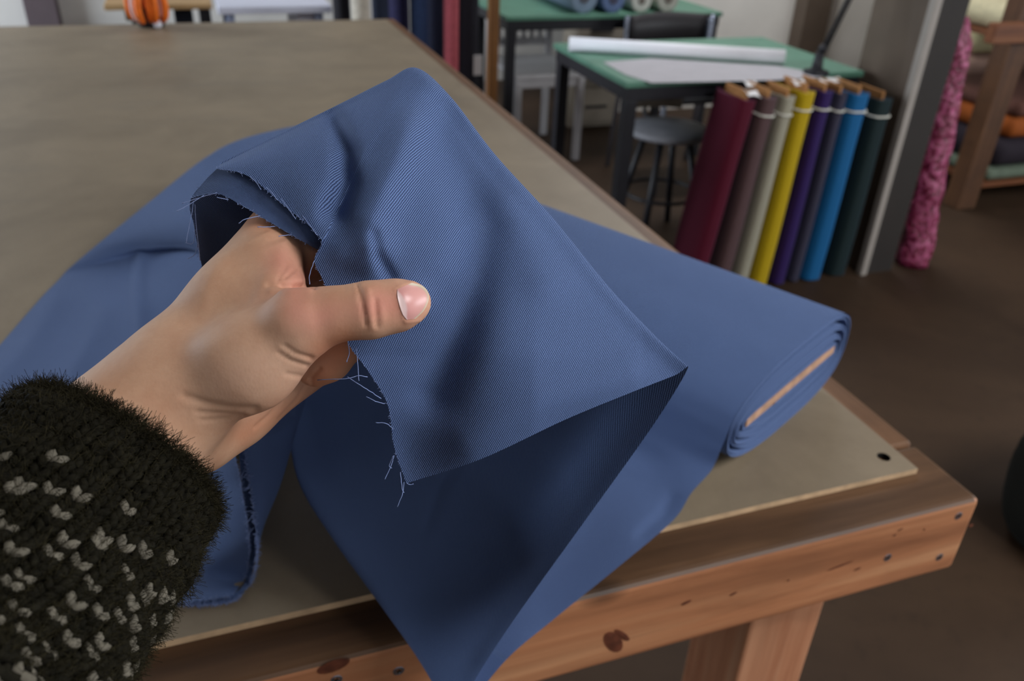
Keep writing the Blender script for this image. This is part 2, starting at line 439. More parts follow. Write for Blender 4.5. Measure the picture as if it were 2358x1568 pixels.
relb = bumpf([(1582, 852), (1500, 985), (1350, 1195), (1180, 1432), (1090, 1572)], 34, -15.0) * np.clip((py - 860) / 160, 0, 1) + bumpf([(1060, 1060), (1010, 1120), (985, 1210)], 14, -2.0) + bumpf([(1200, 1150), (1080, 1400)], 60, 2.5) + bumpf([(760, 1100), (820, 1200), (900, 1330)], 50, 2.0)
bw3 = np.clip((stn - 12.5) / .8, 0, 1) * np.clip((16.5 - stn), 0, 1)
relc = bumpf([(1545, 1150), (1530, 1185), (1480, 1230)], 16, -3.0) + bumpf([(1320, 900), (1650, 690)], 34, -1.5) * 0
d_ = (CAM - G); d_ /= np.linalg.norm(d_, axis=-1, keepdims=True)
G = G + d_ * ((rel * frontw + relb * backw + relc * bw3) / 1000)[..., None]
# ribs: their direction read off on the front of the flap and on its back
u_, v_ = arc_uv(G)
CL = (G - CAM) @ R_CW * 1000                                   # mm in the plane the flap hangs in
def along(deg, k):
    a = math.radians(deg); c_, s_ = math.cos(a), math.sin(a)
    return np.stack([(CL[..., 0] * s_ + CL[..., 1] * c_) * k, (CL[..., 0] * c_ - CL[..., 1] * s_) * k], -1)
UVG = np.where((stn < 5)[..., None], along(62, 1.12), np.where((stn < 11)[..., None], along(86, 1.0), np.stack([.45 * v_ + .89 * u_, .89 * v_ - .45 * u_], -1)))
me = grid_mesh('unrolled_cloth', [G], [UVG])
sheet = part_me('unrolled_cloth', me, m_cloth, bolt)
# second layer showing under the cut edge, turned over at the back of the hand
lay = [[(497, 391, .346), (545, 400, .341), (600, 432, .337), (650, 474, .333), (700, 520, .331), (745, 556, .336)],
       [(470, 418, .347), (525, 425, .340), (590, 466, .336), (650, 508, .332), (700, 545, .330), (738, 572, .336)],
       [(441, 455, .349), (500, 446, .341), (555, 472, .336), (622, 512, .332), (690, 552, .330), (729, 574, .336)]]
under = [[(508, 392, .364), (600, 400, .362), (700, 440, .356), (800, 500, .346)]]
L1 = np.array([[Vd(*p) for p in r] for r in lay])
up0 = np.array([[(508, 380, .354), (560, 376, .350), (640, 405, .345), (700, 445, .341), (760, 490, .341), (800, 530, .345)]])
L1 = np.concatenate([np.array([[Vd(*p) for p in r] for r in up0]), L1])
g1 = surf(L1, 60, 70)
# back half hanging behind the hand, its inner side showing
bk = [[(505, 384, .356), (560, 392, .376), (640, 410, .39), (720, 440, .40)],
      [(440, 458, .351), (500, 455, .368), (590, 470, .392), (690, 500, .405)],
      [(447, 520, .358), (510, 530, .384), (600, 550, .405), (690, 580, .42)],
      [(458, 580, .372), (520, 600, .395), (610, 630, .42), (690, 660, .44)],
      [(470, 640, .380), (530, 670, .405), (620, 700, .44), (690, 740, .46)],
      [(490, 760, .40), (550, 790, .43), (630, 810, .46), (690, 830, .48)],
      [(520, 900, .44), (580, 920, .46), (640, 930, .49), (680, 940, .51)],
      [(550, 1020, .48), (600, 1010, .49), (650, 990, .51), (690, 960, .53)]]
g2 = surf(np.array([[Vd(*p) for p in r] for r in bk]), 100, 50)
lip = np.array([[(441, 455, .360), (500, 446, .353), (555, 472, .347)], [(440, 462, .364), (500, 452, .368), (560, 474, .372)]])
me = grid_mesh('lifted_cloth', [g1, g2], [uvq(g1, .97, -.2) * 2.6, uvq(g2, .85, -.5)])
part_me('second_layer', me, m_cloth, bolt)
# left side of the cloth, coming off the bolt and lying on the table to its cut end
D = [[(640, 318, .088), (760, 360, .090), (880, 395, .090), (1000, 430, .090), (1100, 462, .090)],
     [(560, 330, .092), (680, 385, .095), (800, 430, .096), (930, 480, .096), (1040, 520, .096)],
     [(478, 360, .083), (600, 430, .085), (720, 500, .086), (850, 570, .086), (960, 620, .086)],
     [(350, 460, .060), (440, 505, .068), (570, 570, .065), (700, 640, .06), (820, 710, .06)],
     [(180, 600, .016), (318, 574, .026), (460, 578, .046), (600, 680, .04), (750, 790, .04)],
     [(130, 650, .007), (320, 606, .014), (460, 596, .040), (580, 720, .03), (720, 840, .03)],
     [(0, 795, .003), (190, 780, .004), (322, 770, .006), (450, 800, .010), (600, 920, .03)],
     [(-160, 1000, .003), (60, 1020, .003), (250, 1000, .003), (430, 1010, .03), (544, 985, .48)],
     [(-260, 1200, .003), (40, 1200, .003), (260, 1180, .003), (440, 1150, .025), (557, 1125, .53)],
     [(-260, 1320, .003), (40, 1310, .003), (260, 1290, .003), (440, 1260, .012), (574, 1240, .585)],
     [(-260, 1380, .003), (40, 1370, .003), (260, 1350, .003), (430, 1330, .003), (566, 1325, .005)],
     [(-260, 1440, .003), (40, 1425, .003), (260, 1402, .003), (420, 1389, .003), (535, 1372, .003)]]
gD = surf(np.array([[P(*p) for p in r] for r in D]), 150, 70)
pD = proj(gD); px, py = pD[..., 0], pD[..., 1]
rD = bumpf([(322, 590), (316, 680), (322, 760)], 14, 5) + bumpf([(120, 700), (60, 800), (0, 860)], 30, 3) + bumpf([(240, 720), (140, 900)], 26, 2.5)
gD[..., 2] += rD / 1000
# outer layer of the standing double edge, rolling away to the right
Eo = [[(556, 985, .482), (620, 965, .495), (690, 925, .53), (705, 915, .57), (690, 930, .60)],
      [(566, 1065, .505), (620, 1040, .52), (668, 1010, .55), (676, 1015, .585), (660, 1030, .61)],
      [(580, 1150, .535), (610, 1130, .55), (640, 1110, .575), (645, 1120, .60), (630, 1130, .63)],
      [(592, 1240, .575), (600, 1222, .59), (607, 1205, .61), (608, 1212, .63), (600, 1220, .65)],
      [(592, 1285, .60), (593, 1275, .615), (594, 1268, .63), (594, 1270, .645), (592, 1275, .655)],
      [(578, 1340, .004), (579, 1336, .003), (580, 1332, .003), (580, 1330, .003), (579, 1332, .003)],
      [(540, 1381, .0015), (542, 1376, .0015), (544, 1372, .0015), (546, 1370, .0015), (546, 1370, .0015)],
      [(480, 1393, .0015), (481, 1388, .0015), (482, 1384, .0015), (483, 1380, .0015), (484, 1376, .0015)],
      [(395, 1392, .0015), (396, 1388, .0015), (397, 1384, .0015), (398, 1380, .0015), (399, 1376, .0015)]]
gE = surf(np.array([[P(*p) for p in r] for r in Eo]), 110, 40)
# back wall inside the double edge
gI = surf(np.array([[P(*p) for p in r] for r in
     [[(546, 985, .484), (556, 980, .51), (566, 985, .53)], [(558, 1125, .532), (572, 1120, .56), (580, 1120, .57)], [(575, 1240, .588), (584, 1238, .61), (592, 1238, .62)], [(567, 1322, .006), (573, 1322, .006), (580, 1325, .006)], [(556, 1352, .004), (560, 1354, .003), (566, 1356, .0025)], [(528, 1374, .0028), (535, 1377, .002), (541, 1381, .0016)]]]), 40, 10)
me = grid_mesh('laid_cloth', [gD, gE, gI], [uvq(gD), uvq(gE), uvq(gI)])
part_me('cloth_end', me, m_cloth, bolt)
# frayed cut edges: a fuzz of yarn ends all along them, and the loose threads one by one
def fuzz(lines, n, ln, rad):
    b = bmesh.new()
    for pts in lines:
        pts = np.array(pts); seg = np.linalg.norm(np.diff(pts, axis=0), axis=1); cs = np.concatenate([[0], np.cumsum(seg)])
        for k in range(int(n * cs[-1])):
            s = random.uniform(0, cs[-1]); p = np.array([np.interp(s, cs, pts[:, i]) for i in range(3)])
            i = min(np.searchsorted(cs, s), len(pts) - 1); t = pts[i] - pts[i - 1]; t /= np.linalg.norm(t) + 1e-9
            d = np.cross(t, (CAM - p) / np.linalg.norm(CAM - p)) * random.choice((-1, 1)) * .6 + t * random.uniform(-1, 1) + RNG.normal(0, .35, 3)
            d /= np.linalg.norm(d) + 1e-9; l = ln * random.uniform(.3, 1.2)
            tube(b, [p, p + d * l * .5, p + d * l + RNG.normal(0, l * .2, 3)], rad, 3, cap=False) if False else quick_tube(b, [p, p + d * l * .5, p + d * l + RNG.normal(0, l * .2, 3)], rad)
    return b
def quick_tube(b, pts, rad):
    rings = []
    for i, p in enumerate(pts):
        t = np.array(pts[min(i + 1, len(pts) - 1)]) - np.array(pts[max(0, i - 1)]); t /= np.linalg.norm(t) + 1e-9
        a = np.cross(t, [.3, .5, .8]); a /= np.linalg.norm(a) + 1e-9; c = np.cross(t, a)
        rings.append([b.verts.new(np.array(p) + rad * (a * math.cos(w) + c * math.sin(w))) for w in (0, 2.094, 4.189)])
    for r0, r1 in zip(rings, rings[1:]):
        for k in range(3): b.faces.new((r0[k], r0[(k + 1) % 3], r1[(k + 1) % 3], r1[k])).smooth = True
edges = [G[:, 0], g1[-1], g2[5:62, 0], gD[90:, -1], gD[-1, 40:], gE[:, 0]]
part('frayed_edge', fuzz(edges[:3], 1500, .0010, .00009), m_thread, bolt, kind='stuff')
part('frayed_edge', fuzz(edges[3:] + [gE[40:, 0]] * 2, 1600, .0026, .00017), m_thread, bolt, kind='stuff')
threads = [[(576, 407, .334), (590, 420, .332), (601, 437, .331)], [(614, 432, .332), (628, 446, .330), (639, 461, .329)], [(648, 458, .330), (664, 480, .328), (681, 504, .327)], [(696, 496, .327), (713, 518, .325), (730, 541, .323)],
    [(600, 497, .332), (579, 501, .328), (562, 506, .326), (550, 514, .326)], [(633, 521, .330), (612, 523, .325), (593, 522, .323)], [(671, 541, .329), (655, 542, .324), (642, 544, .322)], [(526, 460, .338), (512, 457, .336), (499, 454, .335)],
    [(500, 444, .341), (470, 452, .342), (440, 462, .343), (419, 468, .343)], [(470, 450, .345), (430, 474, .344), (407, 486, .344)], [(446, 462, .349), (440, 500, .350), (434, 530, .351), (429, 557, .352)], [(450, 530, .364), (444, 560, .362), (427, 559, .361)],
    [(455, 560, .367), (449, 585, .365), (433, 596, .364)], [(449, 470, .35), (452, 520, .356), (461, 600, .363)],
    [(801, 784, .321), (804, 812, .320), (798, 834, .319)], [(820, 800, .322), (824, 840, .321), (826, 877, .320)], [(846, 868, .323), (824, 865, .321), (800, 872, .320), (765, 873, .322), (731, 875, .326)], [(800, 868, .321), (841, 894, .322), (877, 918, .326)],
    [(886, 930, .328), (865, 924, .326), (844, 913, .325)], [(906, 988, .331), (889, 975, .329), (865, 973, .328)], [(907, 1049, .334), (900, 1073, .333), (886, 1104, .332)], [(905, 1050, .334), (896, 1072, .335), (902, 1078, .336)], [(922, 1087, .336), (926, 1125, .335), (930, 1134, .335)], [(930, 1110, .337), (927, 1136, .337), (915, 1167, .337)], [(936, 1112, .337), (944, 1116, .337), (952, 1114, .337)],
    [(724, 600, .325), (713, 632, .322), (713, 655, .321)], [(546, 1036, .495), (524, 1038, .488), (535, 1050, .49)], [(548, 1060, .50), (540, 1052, .495), (536, 1046, .493)], [(580, 1176, .545), (570, 1178, .543), (562, 1177, .542)], [(582, 1185, .55), (574, 1198, .546), (567, 1204, .545)], [(584, 1215, .56), (574, 1228, .556), (565, 1241, .555)], [(572, 1118, .523), (567, 1128, .521), (561, 1129, .52)], [(566, 1075, .507), (560, 1088, .505), (557, 1096, .505)]]
for t in threads:
    w = [Vd(*p) for p in t]; k = cr(np.array(w), np.linspace(0, len(w) - 1, 12))
    k = k + RNG.normal(0, .00005, k.shape)
    part('loose_thread', TB([tuple(x) for x in k], [.00016] * 8 + [.00015, .00014, .00016, .0002], 6), m_thread, bolt, smooth=True)
# lint on the cloth
# ================================================================== the person: a left hand and forearm in a knitted sleeve
def cc(px, py, d): return np.array([(px - CX) / F * d, (py - CY) / F * d, d])
def to_world(c): return CAM + np.asarray(c) @ R_CW.T
# (start, end, blend in mm): joints as (px, py, depth, radius in px at that depth)
PRIMS = [
    # wrist, back of the hand, ball of the thumb and thumb
    ((-260, 1700, .232, 150), (300, 1000, .318, 152), 8),
    ((-240, 1690, .246, 140), (320, 1010, .334, 140), 10),
    ((300, 1000, .318, 152), (405, 885, .325, 128), 12),
    ((320, 1000, .336, 140), (440, 935, .346, 112), 12),
    ((400, 882, .325, 120), (640, 546, .350, 74), 12),
    ((420, 900, .345, 118), (690, 570, .366, 72), 10),
    ((430, 905, .318, 112), (575, 835, .311, 102), 11),
    ((575, 835, .311, 102), (690, 756, .305, 79), 9),
    ((560, 700, .331, 95), (635, 690, .322, 62), 12),
    ((625, 605, .338, 76), (648, 676, .325, 55), 7),
    ((690, 737, .303, 75), (740, 728, .3035, 60), 5),
    ((740, 728, .3035, 60), (790, 721, .303, 56), 5),
    ((790, 721, .303, 56), (852, 714, .304, 63), 5),
    ((852, 714, .304, 63), (915, 703, .307, 57), 4),
    ((915, 703, .307, 57), (946, 696, .310, 47), 4),
    ((645, 545, .351, 66), (800, 385, .368, 48), 5),
    ((800, 385, .368, 48), (915, 262, .382, 38), 3),
    # heel of the palm and the other fingers
    ((320, 1010, .334, 138), (440, 985, .350, 100), 8),
    ((440, 940, .360, 100), (722, 655, .384, 66), 10),
    ((450, 975, .360, 95), (690, 800, .394, 60), 10),
    ((440, 985, .350, 98), (540, 938, .364, 82), 8),
    ((540, 938, .364, 82), (722, 833, .386, 58), 8),
    ((706, 584, .350, 46), (800, 590, .366, 44), 4),
    ((820, 600, .374, 46), (930, 640, .374, 38), 3),
    ((728, 846, .362, 46), (756, 826, .358, 50), 4),
    ((756, 826, .358, 50), (800, 788, .355, 44), 4),
    ((800, 788, .355, 44), (870, 735, .350, 42), 3),
    ((870, 735, .350, 42), (950, 690, .340, 36), 3),
    ((715, 770, .385, 50), (830, 740, .396, 42), 4),
    ((830, 740, .396, 42), (930, 700, .394, 34), 3),
]
NA = 17
VOX = .0009
def hand_mesh():
    pr = []
    for a, b, k in PRIMS:
        pr.append((cc(*a[:3]), cc(*b[:3]), a[3] * a[2] / F, b[3] * b[2] / F, k / 1000))
    lo = np.min([np.minimum(a - ra, b - rb) for a, b, ra, rb, k in pr], 0) - .008
    hi = np.max([np.maximum(a + ra, b + rb) for a, b, ra, rb, k in pr], 0) + .008
    n = np.ceil((hi - lo) / VOX).astype(int) + 1
    D = np.full(n, .03, np.float32); DA = None
    ax = [lo[i] + np.arange(n[i]) * VOX for i in range(3)]
    for ip, (a, b, ra, rb, k) in enumerate(pr):
        if ip == NA: DA = D; D = np.full(n, .03, np.float32)
        m = max(ra, rb) + k + .006
        i0 = np.clip(np.floor((np.minimum(a, b) - m - lo) / VOX).astype(int), 0, n); i1 = np.clip(np.ceil((np.maximum(a, b) + m - lo) / VOX).astype(int) + 1, 0, n)
        sl = tuple(slice(i0[i], i1[i]) for i in range(3))
        x = ax[0][sl[0]][:, None, None].astype(np.float32) - np.float32(a[0]); y = ax[1][sl[1]][None, :, None].astype(np.float32) - np.float32(a[1]); z = ax[2][sl[2]][None, None, :].astype(np.float32) - np.float32(a[2])
        d = (b - a).astype(np.float32); L2 = float(d @ d)
        t = np.clip((x * d[0] + y * d[1] + z * d[2]) / L2, 0, 1)
        dist = np.sqrt((x - t * d[0]) ** 2 + (y - t * d[1]) ** 2 + (z - t * d[2]) ** 2) - (ra + (rb - ra) * t)
        cur = D[sl]; h = np.clip(.5 + .5 * (dist - cur) / k, 0, 1)
        D[sl] = dist * (1 - h) + cur * h - k * h * (1 - h)
    k = .0035; t_ = np.clip(.5 + .5 * (D - DA) / k, 0, 1); D = D * (1 - t_) + DA * t_ - k * t_ * (1 - t_)
    # naive surface nets
    s = D < 0
    c = np.zeros((n[0] - 1, n[1] - 1, n[2] - 1), np.uint8)
    for i in (0, 1):
        for j in (0, 1):
            for k in (0, 1): c += s[i:n[0] - 1 + i, j:n[1] - 1 + j, k:n[2] - 1 + k]
    act = (c > 0) & (c < 8); idx = np.full(c.shape, -1, np.int64); ids = np.argwhere(act); idx[act] = np.arange(len(ids))
    pos = np.zeros((len(ids), 3)); cnt = np.zeros(len(ids))
    corners = [(i, j, k) for i in (0, 1) for j in (0, 1) for k in (0, 1)]
    for a in range(8):
        for b in range(a + 1, 8):
            ca, cb = np.array(corners[a]), np.array(corners[b])
            if np.abs(ca - cb).sum() != 1: continue
            va = D[tuple((ids + ca).T)]; vb = D[tuple((ids + cb).T)]; m = (va < 0) != (vb < 0)
            t = va / (va - vb + 1e-12)
            pos[m] += (ca + (cb - ca) * t[:, None])[m]; cnt[m] += 1
    V_ = lo + (ids + pos / cnt[:, None]) * VOX
    F_ = []
    for axn in range(3):
        o = [i for i in range(3) if i != axn]
        sh = [slice(1, n[i] - 1) for i in range(3)]; sh[axn] = slice(0, n[axn] - 1); sh2 = list(sh); sh2[axn] = slice(1, n[axn])
        s0, s1 = s[tuple(sh)], s[tuple(sh2)]; e = np.argwhere(s0 != s1); inside = s0[tuple(e.T)]
        base = e.copy()
        for i in o: base[:, i] += 1
        q = []
        for da, db in ((0, 0), (1, 0), (1, 1), (0, 1)):
            p = base.copy(); p[:, o[0]] -= da; p[:, o[1]] -= db; q.append(idx[tuple(p.T)])
        q = np.stack(q, 1); fl = inside if axn != 1 else ~inside
        q[~fl] = q[~fl][:, ::-1]; F_.append(q)
    return V_, np.concatenate(F_)
HV, HF = hand_mesh()
# smooth the surface a little, then press in its folds
def neigh_smooth(V_, F_, it):
    e = np.concatenate([F_[:, [0, 1]], F_[:, [1, 2]], F_[:, [2, 3]], F_[:, [3, 0]]]); e = np.concatenate([e, e[:, ::-1]])
    deg = np.bincount(e[:, 0], minlength=len(V_))
    for _ in range(it):
        a = np.stack([np.bincount(e[:, 0], V_[e[:, 1], i], minlength=len(V_)) for i in range(3)], 1) / deg[:, None]
        V_ = V_ + .6 * (a - V_)
    return V_
HV = neigh_smooth(HV, HF, 5)
def normals(V_, F_):
    n = np.cross(V_[F_[:, 2]] - V_[F_[:, 0]], V_[F_[:, 3]] - V_[F_[:, 1]])
    o = np.zeros_like(V_)
    for k in range(4):
        for i in range(3): o[:, i] += np.bincount(F_[:, k], n[:, i], minlength=len(V_))
    return o / (np.linalg.norm(o, axis=1, keepdims=True) + 1e-12)
N_ = normals(HV, HF)
cen = HV.mean(0)
if ((HV - cen) * N_).sum() < 0: HF = HF[:, ::-1]; N_ = -N_
px = HV[:, 0] / HV[:, 2] * F + CX; py = HV[:, 1] / HV[:, 2] * F + CY
front_ = np.clip(-(N_ * HV).sum(1) / np.linalg.norm(HV, axis=1) * 3 + .3, 0, 1) * (HV[:, 2] < .372)
palm_ = np.clip((HV[:, 2] - .335) / .008, 0, 1)
def hb(line, w, amp): return amp * np.exp(-(seg_dist(px, py, line) / w) ** 2)
disp = hb([(822, 652), (832, 690), (843, 748)], 4.5, -.8) + hb([(865, 690), (869, 752)], 5, -.6) + hb([(846, 670), (856, 750)], 8, .5) + hb([(880, 715), (882, 735)], 8, .25) \
    + hb([(790, 650), (796, 668)], 4, -.25) + hb([(806, 652), (811, 672)], 4, -.2) \
    + hb([(700, 720), (706, 742)], 30, .8) + hb([(640, 745), (560, 765), (480, 800)], 34, .4) \
    + hb([(655, 795), (681, 813), (716, 824)], 5, -.6) + hb([(641, 811), (668, 829), (708, 842)], 5, -.5) + hb([(650, 800), (700, 830)], 14, .2) + hb([(660, 860), (700, 868), (735, 850)], 6, -.4) \
    + hb([(424, 912), (480, 930), (534, 940), (588, 942)], 9, -.6) + hb([(454, 949), (507, 952), (561, 957)], 6, -.4) + hb([(462, 968), (550, 962)], 6, -.3)  \
    + palm_ * (hb([(649, 918), (622, 955), (588, 984)], 4.5, -.7) + hb([(703, 888), (684, 920), (641, 966)], 4.5, -.6) + hb([(735, 850), (716, 872), (722, 905)], 5, -.8)) \
    + hb([(685, 656), (722, 658)], 6, -1.4) + hb([(650, 657), (722, 658)], 6, -1.0) + hb([(618, 655), (722, 657)], 7, -.7) + hb([(600, 650), (640, 652)], 14, -.3) + hb([(625, 670), (660, 670), (712, 668)], 9, .8) + hb([(600, 640), (640, 605), (655, 560)], 16, .4) \
    + hb([(690, 612), (655, 640)], 4, -.5) + hb([(660, 612), (640, 645)], 4, -.35) + hb([(590, 852), (620, 862)], 60, .5) \
    + hb([(912, 668), (918, 700), (932, 738)], 4, .35) + hb([(918, 660), (955, 648)], 4, .3) + hb([(936, 742), (968, 738)], 4, .3)
HV = HV + N_ * (disp * front_ / 1000)[:, None]
W = to_world(HV)
tuck = R_CW[0] @ np.zeros(3)
person = empty('person', tuple(Vd(300, 1000, .33)), 'hand and forearm of a person in a dark knitted sleeve holding up the blue cloth', 'person')
me = bpy.data.meshes.new('hand'); me.from_pydata((W - np.array(person.location)).tolist(), [], HF.tolist())
red = np.clip(hb([(690, 725), (720, 740)], 45, .7) + hb([(650, 600), (690, 640)], 45, .75) + hb([(880, 700), (940, 700)], 46, .85) + hb([(770, 715), (830, 715)], 40, .45) + hb([(600, 690), (660, 690)], 40, .2), 0, 1)
orange = np.clip(hb([(745, 820), (790, 800), (740, 870)], 42, 1.0) + hb([(560, 1000), (690, 925)], 34, .55) + hb([(575, 505), (620, 515)], 26, .6), 0, 1)
grey = np.clip(hb([(520, 870), (600, 860), (680, 850)], 95, .55), 0, 1)
col = np.stack([red, orange, grey, np.ones_like(red)], 1)
at = me.color_attributes.new('tone', 'FLOAT_COLOR', 'POINT'); at.data.foreach_set('color', col.ravel())
m_skin = NT('skin'); o_ = m_skin.coord(); at_ = m_skin.node('ShaderNodeVertexColor', layer_name='tone'); sp = m_skin.node('ShaderNodeSeparateColor'); m_skin.link(at_.outputs['Color'], sp.inputs[0])
f1 = m_skin.noise(o_, 55, 4, .6); f2 = m_skin.noise(o_, 420, 3, .6)
c_ = m_skin.ramp(f1, [(.3, srgb(197, 151, 121)), (.7, srgb(212, 170, 140))])
c_ = m_skin.mix(m_skin.math('MULTIPLY', sp.outputs[0], .85), c_, srgb(204, 134, 118))
c_ = m_skin.mix(m_skin.math('MULTIPLY', sp.outputs[1], .8), c_, srgb(206, 128, 90))
c_ = m_skin.mix(m_skin.math('MULTIPLY', sp.outputs[2], .6), c_, srgb(192, 162, 144))
c_ = m_skin.mix(m_skin.math('MULTIPLY', f2, .16), c_, srgb(150, 100, 76))
m_skin.link(c_, m_skin.b.inputs['Base Color'])
m_skin.set(Roughness=.62); m_skin.b.inputs['Specular IOR Level'].default_value = .2
m_skin.b.inputs['Subsurface Weight'].default_value = .12; m_skin.b.inputs['Subsurface Radius'].default_value = (1, .4, .22); m_skin.b.inputs['Subsurface Scale'].default_value = .0025
vo = m_skin.node('ShaderNodeTexVoronoi'); vo.inputs['Scale'].default_value = 900; vo.distance = 'EUCLIDEAN'; m_skin.link(m_skin.mapping(o_, (1, 1, .6), (.4, .3, .8)), vo.inputs['Vector'])
m_skin.bump(m_skin.math('MULTIPLY_ADD', f2, .8, m_skin.math('MULTIPLY', vo.outputs['Distance'], .5)), .11, .0005)
m_skin = m_skin.m
hand = link_mesh('hand', me, m_skin, person, True)
# thumb nail, laid on the skin
bvh = BVHTree.FromPolygons([tuple(v) for v in W], [tuple(f) for f in HF.tolist()])
cp = Vector(CAM)
def skin_at(x, y):
    h = bvh.ray_cast(cp, Vector(ray(x, y)).normalized()); return np.array(h[0]), np.array(h[1])
prox = np.array([(915, 666), (915, 679), (918, 695), (923, 712), (929, 726), (937, 736)], float)
dist_ = np.array([(948, 651), (971, 657), (985, 671), (987, 690), (977, 714), (957, 734)], float)
nu, nv = 26, 30; g = np.zeros((nu, nv, 3)); gxy = np.zeros((nu, nv, 2)); pc = cr(prox, np.linspace(0, 5, nv)); dc = cr(dist_, np.linspace(0, 5, nv))
for i in range(nu):
    for j in range(nv):
        a = i / (nu - 1); b = j / (nv - 1); x, y = pc[j] + (dc[j] - pc[j]) * a
        edge = max(abs(2 * b - 1) ** 6, (1 - a) ** 8 if a < .5 else 0)
        hit = skin_at(x, y)[0]; gxy[i, j] = x, y
        if hit.shape == (3,): g[i, j] = hit
        else: g[i, j] = np.nan
# the plate is a smooth shell: a cubic through the skin's depths, never below the skin, raised along the middle
gp = np.concatenate([gxy, proj(g)[..., 2:]], -1); xs, ys, ds = (gp[..., k].ravel() for k in range(3)); ok_ = np.isfinite(ds); xn, yn = (xs - 950) / 40, (ys - 694) / 40
A_ = np.stack([xn ** i_ * yn ** j_ for i_ in range(4) for j_ in range(4 - i_)], 1)
fit = (A_ @ np.linalg.lstsq(A_[ok_], ds[ok_], rcond=None)[0]).reshape(nu, nv)
aa, bb = np.meshgrid(np.linspace(0, 1, nu), np.linspace(0, 1, nv), indexing='ij')
dep = np.fmin(fit, gp[..., 2]) - .0002 - .0005 * (1 - np.abs(2 * bb - 1) ** 4) * np.minimum(1, .3 + aa * 3)
for _ in range(6): dep[1:-1, 1:-1] = .5 * dep[1:-1, 1:-1] + .125 * (dep[2:, 1:-1] + dep[:-2, 1:-1] + dep[1:-1, 2:] + dep[1:-1, :-2])
for i in range(nu):
    for j in range(nv): g[i, j] = Vd(gp[i, j, 0], gp[i, j, 1], dep[i, j])
me = grid_mesh('fingernail', [g], [np.stack(np.meshgrid(np.linspace(0, 1, nu), np.linspace(0, 1, nv), indexing='ij'), -1)])
m_nail = NT('nail'); uv = m_nail.node('ShaderNodeUVMap'); sx = m_nail.node('ShaderNodeSeparateXYZ'); m_nail.link(uv.outputs[0], sx.inputs[0])
bow = m_nail.math('MULTIPLY_ADD', m_nail.math('POWER', m_nail.math('ABSOLUTE', m_nail.math('SUBTRACT', sx.outputs[1], .55)), 2), .75, sx.outputs[0])
c_ = m_nail.ramp(bow, [(.0, srgb(226, 196, 190)), (.17, srgb(222, 190, 186)), (.26, srgb(212, 152, 146)), (.90, srgb(216, 160, 152)), (.96, srgb(200, 172, 150)), (1, srgb(208, 192, 168))])
m_nail.link(c_, m_nail.b.inputs['Base Color']); m_nail.set(Roughness=.32); m_nail.b.inputs['Specular IOR Level'].default_value = .5
part_me('fingernail', me, m_nail.m, hand, label='pink thumbnail')
# ------------------------------------------------------------------ the knitted sleeve
def sleeve_pt(L, phi, dr=0):
    """L in px from the cuff along the arm, phi around it"""
    c = cc(285 - .66 * L, 1058 + .75 * L, .318 - .00010 * L)
    t = cc(285 - .66 * (L + 10), 1058 + .75 * (L + 10), .318 - .00010 * (L + 10)) - c; t /= np.linalg.norm(t)
    u = np.cross(t, [0, 0, 1.]); u /= np.linalg.norm(u); v = np.cross(t, u)
    r = np.interp(L, [-14, 0, 30, 110, 380, 800, 1500], [.0345, .0375, .0402, .0430, .0480, .054, .058])
    r += .0012 * math.sin(3 * phi + L * .012) + .0010 * math.sin(L * .05 + 2 * phi)
    return c + (r + dr) * (u * math.cos(phi) + v * math.sin(phi)), t, u * math.cos(phi) + v * math.sin(phi)
m_wool = plain('dark_wool', (24, 22, 15), .95, .45, 260, spec=.1)
m_cream = plain('cream_wool', (100, 95, 84), .95, .2, 260, spec=.1)
m_fuzz = plain('wool_fuzz', (44, 40, 26), .9, .4, 120, spec=.1)
NC = 42; ROWPX = 27; NROW = 56
PAT = ['........'] * 7 + ['..x...x.', '........', 'x...x...', '.x...x..', '..x...x.', 'x.x.x.x.', '........', '...x...x', '..x...x.', '.x.x.x.x', '........', 'x...x...', '.x...x..', '...x...x', '........', '.x.x.x.x', 'x...x...'] + ['..x...x.', '........', 'x...x...', '.x...x..', 'x.x.x.x.', '........', '...x...x', '..x...x.']
bm = bmesh.new()
